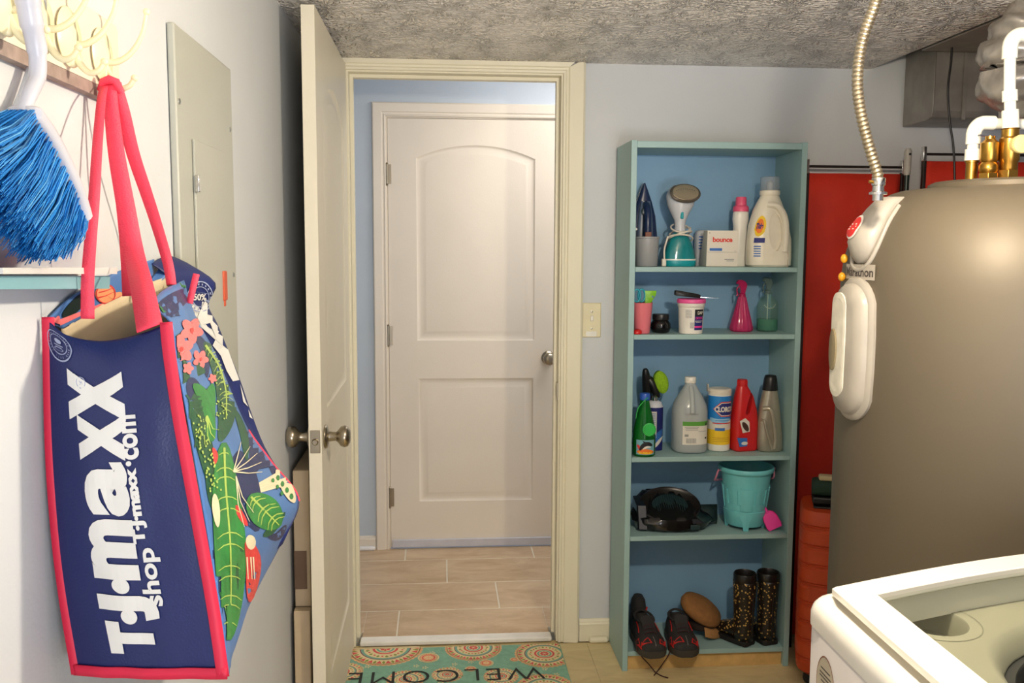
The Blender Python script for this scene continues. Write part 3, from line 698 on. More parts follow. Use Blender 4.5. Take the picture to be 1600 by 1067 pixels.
ind.loft([circ(TCX, TCY, .228, .228, .906, 48), circ(TCX, TCY, .222, .222, .903, 48), circ(TCX, TCY, .212, .212, .894, 48), circ(TCX, TCY, .205, .205, .87, 48)], False, False)
dx_, dy_ = .716-.9, 1.236-.95
ind.loft([circ(dx_, dy_, .050, .056, .906, 28), circ(dx_, dy_, .048, .054, .903, 28), circ(dx_, dy_, .044, .050, .872, 28), circ(dx_, dy_, .022, .025, .864, 28)], False, True)
ind.build('inner_deck', INN, wm, smooth=50)
decal('dispenser_ring', ring2(.066, .0675, sy=1.1), lambda u, v: (dx_+u, dy_+v, .9066), M('fine_grey_line', (150, 148, 136), .5), wm)
B((dx_-.018, dy_+.006, .864), (dx_+.022, dy_+.014, .870)).build('drain_slot', BLK, wm)
tb = MB().lathe([(.205, .872), (.232, .86), (.232, .50), (.20, .46), (.001, .45)], 56, (TCX, TCY, 0), cap=False)
tb.build('tub', M('dark_tub_steel', (96, 94, 92), .3, .8), wm, smooth=50)
MB().lathe([(.205, .868), (.192, .872), (.188, .86), (.192, .845), (.21, .84)], 56, (TCX, TCY, 0), cap=False).build('tub_ring', M('dark_grey_ring', (70, 70, 74), .4), wm, smooth=60)
MB().lathe([(.02, .75), (.045, .70), (.06, .55), (.14, .50), (.14, .46)], 32, (TCX, TCY, 0)).build('agitator', GREY, wm)
# lid: white frame with glass window
def lido(i):
    X0, X1, Y0 = x0+.034+i, x1-.03-i, y0+.03+i
    n = 20; return [(X0, Y0)]+[(X0, yb(X0)-.026-i)]+[(X0+(X1-X0)*k/n, yb(X0+(X1-X0)*k/n)-.026-i) for k in range(1, n+1)]+[(X1, Y0)]
lid = MB().loft([[(x, y, z) for x, y in lido(i)] for i, z in ((.003, .9495), (0, .951), (0, .960), (.004, .9635), (.050, .9635), (.0515, .962), (.0515, .950), (.0505, .9495))], False, False)
n_ = len(lido(0)); 
lid.loft([[(x, y, .9495) for x, y in lido(.0505)], [(x, y, .9495) for x, y in lido(.003)]], False, False)
lo = lid.build('lid_frame', ENA, wm, smooth=30)
gl = M('lid_glass', (40, 42, 42), .04, trans=.93, var=0, tint=(248, 250, 246))
ls_ = [[(x, y, z) for x, y in lido(.0512)] for z in (.9515, .9555)]
MB().loft(ls_).build('lid_glass', gl, wm, smooth=0)
decal('seal_line', join2(*[rect2(.001, .001)]), lambda u, v: (u, v-.2, .9), GREY, wm) if False else None
# round information sticker on the cabinet side that faces the bookcase
sx = x0+.002-.0008
def smap(u, v): return (sx, 1.168-.95-u, .845+v)
decal('round_sticker', ell2(.0275, .040), smap, M('beige_sticker', (196, 184, 160), .6), wm)
decal('sticker_edge', ring2(.0275, .029, sy=1.44), smap, M('sticker_edge', (150, 96, 80), .6), wm)
decal('sticker_print', join2(*[rect2(wd_, .0022, cx, cy, 1) for wd_, cx, cy in ((.030, 0, .022), (.036, 0, .015), (.038, .001, .010), (.026, 0, .004), (.038, 0, -.010), (.02, -.006, -.016), (.026, .002, -.022))]), lambda u, v: (sx-.0003, smap(u, v)[1], smap(u, v)[2]), M('sticker_ink', (90, 84, 76), .6), wm)
for x in (x0+.05, x1-.05):
    for y in (y0+.05, .25): MB().lathe([(.022, 0), (.022, .008), (.012, .012), (.012, .032)], 16, (x, y, 0)).build('foot', BLK, wm)

# ================================================================== hook rack, brush, dustpan
rk = thing('hook_rack', (XL+.001, 1.06, 1.68), 'cream wall rack with four tall curved double hooks', 'hook rack')
RW = M('rack_white_wood', (226, 216, 196), .55, var=.05)
rb = MB()
yy = [-.26, .165]
rb.loft([[(0, y, -.041), (.011, y, -.041), (.012, y, -.036), (.012, y, .036), (.010, y, .044), (0, y, .044)] for y in yy])
rb.build('board', RW, rk, smooth=20)
B((.0, -.26, -.0555), (.011, .165, -.0415)).build('worn_bottom_edge', M('worn_brown_edge', (150, 132, 124), .7, var=.2, scale=60), rk)
HK = M('hook_cream_enamel', (236, 228, 188), .35)
for y in (-.147, -.069, .004, .103):
    h = MB().lathe([(.0, .0), (.030, .001), (.032, .003), (.028, .006), (.012, .008), (.008, .010)], 24, (.012, y-.004, -.006), 'x')
    h.build('hook_plate', HK, rk, smooth=60)
    up = spline([(.016, y, -.012), (.030, y+.002, -.012), (.047, y+.003, .0), (.060, y+.004, .022), (.066, y+.004, .048)], 5)
    n = len(up); hk = MB().tube(up, [.0042-.0022*i/(n-1) for i in range(n)], 10).build('upper_prong', HK, rk, smooth=60)
    MB().sphere(tuple(up[-1]), .0042, 12, 8).build('tip_ball', HK, hk)
    lo_ = spline([(.016, y, -.016), (.024, y, -.034), (.034, y, -.043), (.044, y, -.040), (.050, y, -.031)], 5)
    n = len(lo_); hk = MB().tube(lo_, [.0042-.0014*i/(n-1) for i in range(n)], 10).build('lower_prong', HK, rk, smooth=60)
    MB().sphere(tuple(lo_[-1]), .0042, 12, 8).build('tip_ball', HK, hk)
    B((.0115, y-.006, -.038), (.020, y+.006, -.018)).build('hook_tongue', HK, rk, bevel=.003)

# hand brush (plane close to the wall)
PEARL = M('pearl_grey_plastic', (204, 206, 216), .3, var=.04, trans=.15, tint=(236, 238, 246)); 
hb = thing('hand_brush', (-.37, .95, 1.5), 'hand brush with bright blue bristles hanging from the hook rack', 'brush')
def bx_(x, y, X_=-.37): return atX(x, y, X_)-Vector((-.37, .95, 1.5))
ln = [bx_(x, y) for x, y in ((33, 172), (62, 212), (88, 260), (108, 305), (120, 345))]
sl = spline(ln, 5); n = len(sl)
rings = []
for i, p in enumerate(sl):
    t = (sl[min(i+1, n-1)]-sl[max(i-1, 0)]).normalized(); nn = Vector((1, 0, 0)); b_ = t.cross(nn).normalized(); f_ = 1 if 0 < i < n-1 else .55
    rings.append([p+nn*(.016*math.copysign(abs(math.cos(a))**.6, math.cos(a)))*f_+b_*(.0085*math.copysign(abs(math.sin(a))**.6, math.sin(a)))*f_ for a in [2*PI*(j+.5)/20 for j in range(20)]])
MB().loft(rings).build('brush_head', PEARL, hb, smooth=50)
hd = spline([bx_(x, y) for x, y in ((36, 178), (45, 150), (58, 120), (58, 80), (50, 40), (44, 5), (40, -25))], 6); n = len(hd)
hw_ = [.007, .008, .0085, .010, .0115, .0125, .012]
MB().tube(hd, [hw_[min(6, i*6//(n-1))]*.9 for i in range(n)], 14).build('handle', PEARL, hb, smooth=60)
random.seed(11); fb = MB(); fb2 = MB()
for q in range(1150):
    u = random.random(); row = random.uniform(-1, 1)
    u = (round(u*15)+random.gauss(0, .19))/15 if random.random() < .93 else u
    u = min(max(u, 0), 1)
    i = u*(len(sl)-1); a = sl[int(i)].lerp(sl[min(int(i)+1, len(sl)-1)], i-int(i))
    tip_px = spline([(-45, 215, 0), (-22, 300, 0), (12, 345, 0), (38, 385, 0), (70, 404, 0), (97, 372, 0)], 6)
    tp_ = tip_px[int(u*(len(tip_px)-1))]; tip = bx_(tp_.x+random.gauss(0, 4), tp_.y+random.gauss(0, 4))+Vector((random.gauss(0, .005)+row*.016, random.gauss(0, .002), 0))
    root = a+Vector((row*.012, 0, 0)); mid = root.lerp(tip, .5)+Vector((row*.002, random.gauss(0, .0015), random.gauss(0, .0015)-.003))
    (fb if random.random() < .8 else fb2).tube([root, mid, tip], [.0009, .0008, .0005], 3, cap=False)
o = fb.build('bristles', M('blue_bristle', (30, 128, 206), .45), hb, smooth=0); o['kind'] = 'stuff'
o = fb2.build('bristles', M('light_blue_bristle', (88, 168, 226), .45), hb, smooth=0); o['kind'] = 'stuff'
# dustpan hanging behind the brush
CLR = M('milky_clear_plastic', (214, 220, 230), .25, trans=.45, var=0); LIP = M('teal_rubber_lip', (120, 168, 178), .55)
dpn = thing('dustpan', (-.405, .95, 1.45), 'milky clear dustpan with a teal lip hanging behind the blue brush', 'dustpan')
def dx2(x, y, X_=-.405): return atX(x, y, X_)-Vector((-.405, .95, 1.45))
def sheet(pts, X_a, X_b):
    a = [dx2(x, y, X_a) for x, y in pts]; b = [p+Vector((X_b-X_a, 0, 0)) for p in a]; return MB().loft([a, b])
sheet([(-60, 424), (136, 424), (128, 330), (60, 190), (20, 175), (-60, 175)], -.409, -.4065).build('pan', CLR, dpn, smooth=0)
sheet([(-60, 428), (136, 428), (136, 418), (-60, 418)], -.409, -.375).build('pan_floor_edge', M('milky_edge', (226, 226, 222), .4, trans=.2, var=0), dpn, smooth=0)
sheet([(-60, 452), (135, 451), (136, 431), (-60, 431)], -.409, -.383).build('rubber_lip', LIP, dpn, smooth=0)
hp_ = spline([dx2(x, y) for x, y in ((20, 190), (40, 150), (60, 80), (62, 20), (60, -30))], 6)
MB().tube(hp_, .007, 12).build('handle', CLR, dpn, smooth=60)

# ================================================================== flat carton stack behind the open door
for i, (z0, z1, y0_, y1_, lb) in enumerate(((.0, .44, 2.47, 3.0, 'tall flat beige carton standing on the floor behind the open door'), (.442, .83, 2.50, 2.95, 'flat beige carton stacked on another behind the open door'))):
    t = thing('carton', (-.385, (y0_+y1_)/2, z0), lb, 'box', 'flat cartons behind the open door')
    B((-.022, -(y1_-y0_)/2, 0), (.022, (y1_-y0_)/2, z1-z0)).build('box_body', M('beige_carton', (190, 170, 140), .75), t, bevel=.002)
    B((-.0225, -(y1_-y0_)/2-.0006, .05), (.012, -(y1_-y0_)/2, .16)).build('printed_label', M('brown_label', (110, 86, 66), .7), t)

# ================================================================== shopping bag hanging from the rack
bag = thing('shopping_bag', (-.34, 1.2, 1.0), 'large blue floral shopping bag with pink handles hanging on the left wall', 'shopping bag')
BO = Vector((-.34, 1.2, 1.0))
def bagpt(x, y, v, lim=-.4135):     # point at depth v, never behind the wall
    p = atY(x, y, v)
    return p if p.x > lim else atX(x, y, lim)
def px_patch(rows, nu=16, sub=5, bulge=0, wr=0, seed=1):
    """rows of (x,y,depth) control points measured down the bag; interpolated both ways"""
    rnd = random.Random(seed)
    P = [[bagpt(*q)-BO for q in r] for r in rows]
    cols = [spline([r[i] for r in P], sub) for i in range(len(P[0]))]
    out = []
    for k in range(len(cols[0])):
        r = spline([c[k] for c in cols], max(2, nu//(len(cols)-1)))
        m = len(r)-1; row = []
        for j, p in enumerate(r):
            t = j/m; e = math.sin(PI*t)
            row.append(p+Vector((0, -1, 0))*(bulge*e)+Vector((.6, -.8, 0))*(wr*e*(math.sin(k*.55+j*.7+seed)+.6*math.sin(k*.23-j*1.1))))
        out.append(row)
    return [[Vector((max(p.x, -.0735), p.y, p.z)) for p in r] for r in out]
NAVY = M('navy_woven_plastic', (18, 32, 88), .42, var=.06, scale=10, bump=.25, bscale=400); NAVYD = M('navy_woven_back', (28, 40, 96), .5, var=.08)
FLB = M('floral_sky_blue', (78, 122, 184), .42, var=.10, scale=8); LINING = M('beige_lining', (206, 190, 158), .7, var=.08, scale=12, bump=.3, bscale=60)
CORAL = M('coral_webbing', (246, 66, 92), .6, var=.05, bump=.4, bscale=500); TRIM = M('crimson_binding', (206, 30, 66), .6, var=.06)
# narrow side (gusset) with the big lettering, faces the camera
Gr = [[(70, 495, 1.115), (105, 524, 1.10), (165, 533, 1.095), (225, 520, 1.09), (267, 503, 1.085)],
      [(71, 540, 1.11), (115, 560, 1.09), (170, 566, 1.082), (225, 560, 1.08), (272, 552, 1.08)],
      [(73, 640, 1.105), (122, 645, 1.085), (178, 648, 1.075), (235, 645, 1.072), (285, 640, 1.075)],
      [(77, 740, 1.10), (130, 745, 1.08), (186, 748, 1.07), (245, 742, 1.068), (302, 735, 1.07)],
      [(86, 850, 1.10), (140, 853, 1.08), (200, 856, 1.068), (262, 855, 1.062), (323, 850, 1.062)],
      [(99, 950, 1.10), (155, 955, 1.08), (218, 960, 1.066), (280, 958, 1.058), (341, 952, 1.055)],
      [(116, 1050, 1.10), (175, 1054, 1.08), (235, 1056, 1.065), (296, 1056, 1.055), (356, 1056, 1.05)]]
Gr = [[(x, y, d*.89) for x, y, d in r] for r in Gr]
G = px_patch(Gr, 24, 5, wr=.0012)
gus = MB().grid(G).build('side_panel', NAVY, bag, solid=.0016, off=0, smooth=60)
def surf(grid, off):     # bilinear lookup in a patch: u across 0..1, v down 0..1
    nv, nu = len(grid)-1, len(grid[0])-1
    def f(u, v):
        a, b = min(max(v, 0), 1)*nv, min(max(u, 0), 1)*nu; i, j = min(int(a), nv-1), min(int(b), nu-1); s_, t = a-i, b-j
        p = grid[i][j].lerp(grid[i][j+1], t).lerp(grid[i+1][j].lerp(grid[i+1][j+1], t), s_)
        n = (grid[i][j+1]-grid[i][j]).cross(grid[i+1][j]-grid[i][j]).normalized()
        if n.y > 0: n = -n
        return p+n*off
    return f
Gf = surf(G, .0022)
PRW = M('silver_white_print', (222, 222, 218), .35, .15, var=.04)
# lettering runs up the panel: text x -> -v, text y -> -u
def up_text(t, u0, u1, vb, vt, bold, name, space=1.0, mat=PRW):
    vs, fs = text2(t, w=1, h=1, bold=bold, cx=.5, cy=.5, space=space)
    return decal(name, (vs, fs), lambda a, b: Gf(u1+(u0-u1)*b, vb+(vt-vb)*a), mat, bag, slic=.03)
up_text('T', .285, .575, .928, .852, .075, 'lettering'); up_text('J', .265, .63, .848, .785, .075, 'lettering')
def dot(u, v, r): return decal('lettering', ell2(r, r*.36), lambda a, b: Gf(u+a, v+b), PRW, bag)
dot(.44, .838, .052); dot(.42, .76, .055)
def up_poly(pts): return decal('lettering', poly2(pts), lambda a, b: Gf(a, b), PRW, bag, slic=.03) 
up_text('m', .262, .555, .745, .598, .055, 'lettering'); up_text('a', .262, .56, .590, .458, .04, 'lettering')
up_text('x', .25, .56, .456, .335, .05, 'lettering'); up_text('x', .2, .585, .352, .205, .045, 'lettering')
up_text('shop', .555, .70, .81, .665, .03, 'small_lettering'); up_text('T·J·maxx', .545, .645, .655, .475, .05, 'small_lettering', .92); up_text('·com', .55, .655, .47, .335, .035, 'small_lettering')
decal('trademark_ring', ring2(.030, .036, sy=.5, n=24), lambda a, b: Gf(.295+a, .245+b), M('faint_silver_print', (150, 160, 190), .4), bag)
vs, fs = text2('R', w=.03, h=.013, bold=.01); decal('trademark_letter', (vs, fs), lambda a, b: Gf(.295+b*1.7, .245-a*.5), M('faint_silver_print', (150, 160, 190), .4), bag)
FS = M('faint_silver_print', (150, 160, 190), .4)
emb = [ring2(.098, .106, sy=.75), ring2(.066, .071, sy=.75)]
for k in range(30):
    a = 2*PI*k/30
    if k % 5: emb.append(([(.078*math.cos(a)+dx, .75*.078*math.sin(a)+dy) for dx, dy in ((0, 0), (.008*math.cos(a)+.004, .006*math.sin(a)), (.010*math.cos(a), .008*math.sin(a)+.003), (.002, .004))], [(0, 1, 2, 3)]))
emb += [ell2(.028, .014, 0, -.012), rect2(.07, .005, 0, .012, 2), rect2(.05, .004, 0, .022, 2), ring2(.03, .036, 0, .03, sy=.2)]
decal('round_emblem', join2(*emb), lambda a, b: Gf(.155+a*.95, .118+b*.95), FS, bag)

# broad floral side
Fr = [[(228, 478, 1.13), (258, 452, 1.22), (287, 438, 1.32)],
      [(266, 503, 1.088), (288, 500, 1.22), (304, 492, 1.36)],
      [(275, 560, 1.084), (308, 558, 1.22), (336, 552, 1.40)],
      [(287, 620, 1.080), (327, 620, 1.22), (361, 612, 1.42)],
      [(301, 700, 1.076), (348, 695, 1.22), (388, 672, 1.44)],
      [(313, 770, 1.072), (372, 760, 1.22), (424, 722, 1.46)],
      [(325, 840, 1.068), (388, 832, 1.20), (467, 782, 1.48)],
      [(333, 890, 1.064), (384, 880, 1.19), (441, 845, 1.44)],
      [(344, 958, 1.060), (376, 945, 1.16), (413, 898, 1.36)],
      [(352, 1010, 1.056), (368, 995, 1.12), (386, 950, 1.26)],
      [(356, 1054, 1.052), (358, 1040, 1.075), (361, 1003, 1.11)]]
Fr = [[(x, y, d*(.89+.07*i)) for i, (x, y, d) in enumerate(r)] for r in Fr]
F = px_patch(Fr, 20, 5, wr=.003, seed=4)
flo = MB().grid(F).build('floral_panel', FLB, bag, solid=.0016, off=0, smooth=60)
bmf = bmesh.new(); bmf.from_mesh(flo.data); bmf.normal_update(); BV = BVHTree.FromBMesh(bmf)
CO = Vector((0, 0, CH))-BO
def on_floral(off=.002, tree=None):
    def f(x, y):
        d = ray(x, y).normalized(); h = (tree or BV).ray_cast(CO, d)
        if h[0] is None:
            n_ = (tree or BV).find_nearest(CO+d*1.35); return n_[0]-d*off
        n = h[1] if h[1].dot(d) < 0 else -h[1]
        return h[0]+n*off
    return f
NAVP = M('print_navy', (24, 40, 92), .42); GRD = M('print_dark_green', (20, 84, 52), .42, var=.2, scale=40); GRM = M('print_mid_green', (44, 132, 60), .42, var=.2, scale=40); GRL = M('print_lime', (176, 206, 96), .42)
PKP = M('print_pink', (240, 122, 124), .42, var=.1, scale=60); COP = M('print_coral_red', (222, 60, 60), .42, var=.15, scale=60); CRP = M('print_cream', (234, 224, 190), .42); ORP = M('print_orange', (236, 160, 110), .42)
BKP = M('print_black_green', (18, 36, 28), .42)
def leafpoly(spine, wid, n=18):
    sp = spline([(x, y, 0) for x, y in spine], 5); L_, R_ = [], []; N = len(sp)-1
    for i, p in enumerate(sp):
        t = (sp[min(i+1, N)]-sp[max(i-1, 0)]).normalized(); w_ = wid*math.sin(PI*min(.02+i/N*.96, 1))**.7
        L_.append((p.x-t.y*w_, p.y+t.x*w_)); R_.append((p.x+t.y*w_, p.y-t.x*w_))
    return L_+R_, [(i, N+1+i, N+2+i, i+1) for i in range(N)]
def line2(pts, w_):
    sp = [Vector((x, y, 0)) for x, y in pts]; L_, R_ = [], []; N = len(sp)-1
    for i, p in enumerate(sp):
        t = (sp[min(i+1, N)]-sp[max(i-1, 0)]).normalized(); ww = w_*(1-.6*i/N)
        L_.append((p.x-t.y*ww, p.y+t.x*ww)); R_.append((p.x+t.y*ww, p.y-t.x*ww))
    return L_+R_, [(i, N+1+i, N+2+i, i+1) for i in range(N)]
def veins(spine, wid, k=8, w_=1.1, cur=.35):
    sp = spline([(x, y, 0) for x, y in spine], 5); N = len(sp)-1; out = [line2([(p.x, p.y) for p in sp], 1.8)]
    for q in range(1, k):
        i = int(N*q/k); p = sp[i]; t = (sp[min(i+1, N)]-sp[max(i-1, 0)]).normalized(); w2 = wid*.85*math.sin(PI*min(.05+i/N*.9, 1))**.7
        for s_ in (-1, 1):
            nx, ny = -t.y*s_, t.x*s_
            out.append(line2([(p.x, p.y), (p.x+nx*w2*.5+t.x*w2*cur*.3, p.y+ny*w2*.5+t.y*w2*cur*.3), (p.x+nx*w2+t.x*w2*cur*1.3, p.y+ny*w2+t.y*w2*cur*1.3)], w_))
    return join2(*out)
def pr(name, shape, mat, lvl, step=9): return decal(name, shape, on_floral(.0012+.0003*lvl), mat, bag, slic=step)
def flower(cx, cy, r, rot=0):
    pet = []
    for k in range(5):
        a = rot+2*PI*k/5; pet.append(leafpoly([(cx, cy), (cx+r*.5*math.cos(a), cy+r*.55*math.sin(a)), (cx+r*math.cos(a), cy+r*1.1*math.sin(a))], r*.38))
    return join2(*pet)
pr('navy_print', join2(leafpoly([(300, 452), (262, 480), (234, 512)], 15), leafpoly([(372, 705), (382, 760), (400, 830)], 22), leafpoly([(296, 590), (302, 610), (306, 628)], 12), leafpoly([(392, 668), (400, 700), (396, 740)], 12), leafpoly([(410, 700), (424, 730), (436, 756)], 5), leafpoly([(300, 520), (318, 545), (322, 590)], 7), leafpoly([(376, 900), (392, 905), (404, 880)], 9), leafpoly([(330, 860), (338, 900), (344, 960)], 6), leafpoly([(415, 836), (432, 838), (446, 820)], 6)), NAVP, 0)
pr('dark_leaf_print', join2(leafpoly([(268, 520), (276, 560), (284, 600)], 6), leafpoly([(320, 700), (326, 760), (332, 800)], 6), leafpoly([(378, 850), (372, 900), (372, 950)], 6), leafpoly([(410, 838), (424, 826), (444, 800)], 6), leafpoly([(366, 640), (380, 680), (384, 720)], 6), leafpoly([(318, 535), (340, 570), (352, 610), (352, 655), (342, 690)], 16), leafpoly([(300, 640), (316, 690), (336, 780)], 13), leafpoly([(286, 618), (296, 650), (302, 700)], 6)), GRD, 1)
pr('leaf_print', join2(leafpoly([(348, 692), (350, 760), (357, 850), (358, 930), (355, 1000)], 25), leafpoly([(388, 775), (412, 800), (436, 822)], 25), leafpoly([(300, 600), (318, 625), (326, 680)], 10), leafpoly([(324, 900), (340, 950), (352, 1000)], 8), leafpoly([(330, 600), (322, 650), (330, 690)], 12), leafpoly([(236, 470), (250, 500), (262, 540)], 7), leafpoly([(270, 440), (282, 430), (288, 450)], 8)), GRM, 2)
pr('leaf_vein_print', join2(veins([(348, 700), (350, 760), (357, 850), (358, 930), (355, 992)], 24, 13), veins([(390, 777), (413, 800), (434, 820)], 24, 7), veins([(319, 540), (340, 572), (351, 612), (351, 655)], 14, 12, .7), *[line2([(321, 650), (318+9*math.cos(a)*1.5, 660+22*math.sin(a)), (320+22*math.cos(a), 650+46*math.sin(a))], 1.1) for a in (.5, .9, 1.3, 1.7, 2.1, 2.5)]), GRL, 3)
pr('pink_flower_print', join2(flower(297, 517, 19, .2), flower(280, 546, 21, .8), flower(311, 562, 13, .1), flower(291, 576, 9), flower(330, 592, 7, .5)), PKP, 3, 7)
pr('flower_centre_print', join2(ell2(3, 4, 297, 517, 10), ell2(3, 4, 280, 546, 10), ell2(2, 3, 311, 562, 10)), COP, 5)
pr('coral_bird_print', join2(leafpoly([(384, 842), (394, 880), (388, 940)], 12), leafpoly([(366, 790), (374, 806), (384, 822)], 5), leafpoly([(330, 700), (334, 712), (333, 726)], 4)), COP, 3)
pr('cream_print', join2(leafpoly([(332, 772), (334, 795), (337, 824)], 6), leafpoly([(386, 836), (389, 846), (390, 858)], 8), *[line2([(387+dx, 870), (389+dx, 905)], 1.2) for dx in (-4, 2, 6)], leafpoly([(430, 735), (446, 762), (458, 786)], 9)), CRP, 4)
pr('palm_line_print', join2(*[line2([(362, 738), (362+24*math.cos(a), 738+24*math.sin(a)), (362+46*math.cos(a), 738+44*math.sin(a)-4)], 1.0) for a in (-1.3, -.95, -.6, -.25, .1)], *[line2([(366, 745), (366+12*math.cos(a), 760+30*math.sin(a)), (372+26*math.cos(a), 770+56*math.sin(a))], .9) for a in (.6, .95, 1.3)]), CRP, 4)
pr('green_drop_print', join2(*[ell2(3, 4.5, 432+7*k, 748+9.5*k, 8) for k in range(4)], *[ell2(2.5, 3.5, 424+7*k, 752+10*k, 8) for k in range(3)]), GRM, 6)
rs = random.Random(5)
pr('snake_dot_print', join2(*[ell2(1.5, 1.9, 304+30*t+rs.uniform(-9, 9), 650+120*t, 6) for t in [k/60 for k in range(60)]], *[ell2(1.3, 1.6, 345+rs.uniform(-10, 8), 545+rs.uniform(0, 110), 6) for k in range(26)]), GRL, 5)

# far narrow side: navy with white print, flaring behind the floral side
Hr = [[(236, 412, 1.36), (262, 400, 1.42), (290, 410, 1.46)],
      [(262, 432, 1.36), (300, 430, 1.42), (336, 442, 1.48)],
      [(285, 470, 1.38), (308, 472, 1.43), (325, 476, 1.48)],
      [(302, 500, 1.39), (322, 503, 1.44), (339, 506, 1.49)],
      [(320, 545, 1.42), (338, 546, 1.46), (355, 545, 1.50)],
      [(345, 595, 1.44), (360, 595, 1.48), (374, 592, 1.51)],
      [(366, 645, 1.46), (378, 645, 1.49), (391, 642, 1.52)],
      [(388, 686, 1.47), (401, 690, 1.50), (413, 698, 1.53)],
      [(420, 728, 1.49), (433, 738, 1.51), (446, 752, 1.53)],
      [(440, 780, 1.50), (455, 786, 1.51), (467, 786, 1.51)],
      [(400, 900, 1.42), (420, 872, 1.42), (441, 850, 1.46)]]
Hm = px_patch(Hr, 12, 4, wr=.001, seed=9)
MB().grid(Hm).build('far_side_panel', NAVYD, bag, solid=.0016, off=0, smooth=60)
bm2 = bmesh.new(); bm2.from_mesh([o for o in bag.children if o.name.startswith('far_side_panel')][0].data); BV2 = BVHTree.FromBMesh(bm2)
fo = on_floral(.0024, BV2); fo2 = on_floral(.003, BV2)
decal('far_lettering', join2(poly2([(318, 470), (328, 478), (346, 520), (336, 530), (326, 505), (312, 508), (306, 497)]), poly2([(340, 518), (348, 512), (356, 545), (343, 556), (330, 540)]), poly2([(343, 556), (354, 546), (372, 594), (362, 596), (352, 580)]), poly2([(373, 600), (382, 628), (386, 636), (378, 628)]), poly2([(386, 640), (393, 655), (388, 652)])), lambda x, y: fo(x, y), PRW, bag, slic=8)
decal('far_emblem', join2(ring2(19, 20.5, 311, 464, sy=1.2), ring2(13, 14, 311, 464, sy=1.2), *[rect2(2, 3, 311+16.5*math.cos(a), 464+20*math.sin(a), 1) for a in [2*PI*k/18 for k in range(18)]]), lambda x, y: fo(x, y), FS, bag)
vs, fs = text2('50%', w=20, h=11, bold=.03, cx=310, cy=464); decal('far_emblem_lettering', (vs, [f[::-1] for f in fs]), lambda x, y: fo(x, 928-y), PRW, bag)
# back (wall) side: floral rim and beige lining
Br = [[(73, 500, 1.13), (108, 466, 1.20), (150, 440, 1.27), (195, 420, 1.33), (240, 405, 1.38)],
      [(98, 514, 1.12), (135, 492, 1.19), (168, 472, 1.26), (205, 455, 1.32), (240, 430, 1.37)]]
P0 = px_patch(Br, 24, 6, wr=.001)
rim = MB().grid(P0).build('floral_rim', FLB, bag, solid=.0016, smooth=60)
bm3 = bmesh.new(); bm3.from_mesh(rim.data); BV3 = BVHTree.FromBMesh(bm3); fr = on_floral(.002, BV3); fr2 = on_floral(.0028, BV3)
decal('rim_leaf_print', join2(leafpoly([(95, 495), (115, 478), (135, 455)], 9), leafpoly([(190, 445), (205, 430), (215, 418)], 9)), fr, BKP, bag, slic=8)
decal('rim_fruit_print', join2(ell2(16, 15, 162, 459), ell2(8, 6, 176, 474)), fr, ORP, bag)
decal('rim_fruit_line', join2(ring2(14, 15.5, 162, 459), line2([(150, 465), (162, 462), (175, 456)], 1), line2([(151, 457), (163, 454), (173, 450)], 1)), fr2, COP, bag)
decal('rim_flower_print', flower(85, 503, 9), fr2, PKP, bag)
Lr = [[(96, 514, 1.125), (135, 490, 1.19), (168, 470, 1.26), (205, 452, 1.32), (262, 432, 1.37)],
      [(104, 560, 1.125), (140, 560, 1.20), (180, 555, 1.27), (215, 545, 1.33), (262, 500, 1.37)],
      [(112, 640, 1.125), (150, 640, 1.20), (190, 640, 1.27), (225, 640, 1.33), (275, 600, 1.38)],
      [(130, 900, 1.125), (170, 900, 1.18), (210, 890, 1.24), (250, 880, 1.27), (300, 820, 1.30)]]
MB().grid(px_patch(Lr, 24, 5, wr=.004, seed=2)).build('inner_lining', LINING, bag, solid=.0016, smooth=60)
# folded floral flap above the far corner + strip under the handle end
S1 = px_patch([[(236, 436, 1.352), (262, 402, 1.39)], [(230, 458, 1.34), (262, 430, 1.36)]], 6, 4); MB().grid(S1).build('floral_rim', FLB, bag, solid=.0016)
# piping
def edge(pts, r, name='binding', mat=TRIM): return MB().tube(spline([p for p in pts], 2), r, 8).build(name, mat, bag, smooth=60)
def ribbon(pts, wpx, name, mat, th=.0016):
    ps = [Vector(p) for p in pts]; N = len(ps)-1; hv = []
    for i, p in enumerate(ps):
        t = (ps[min(i+1, N)]-ps[max(i-1, 0)]).normalized(); hv.append(t.cross(Vector((.25, -1, 0))).normalized()*wpx)
    return MB().strip(ps, hv).build(name, mat, bag, solid=th, smooth=60)
offn = Vector((0, -.003, 0))
ribbon([r[0]+offn+Vector((.0045, 0, 0)) for r in G], .006, 'binding', TRIM); ribbon([r[-1]+offn-Vector((.004, 0, 0)) for r in G], .0062, 'binding', TRIM); ribbon([p+offn+Vector((0, 0, .004)) for p in G[-1]], .006, 'binding', TRIM)
edge([r[-1]+Vector((0, -.002, 0)) for r in F[20:31]], .0028, mat=CORAL)
# base of the bag
MB().grid([[G[-1][j*6].lerp(b, t/4)+Vector((0, 0, .001)) for j in range(5)] for t, b in ((t, Vector((-.05, .12, G[-1][0].z+.02))) for t in range(3))]).build('bag_base', NAVYD, bag, solid=.0016)
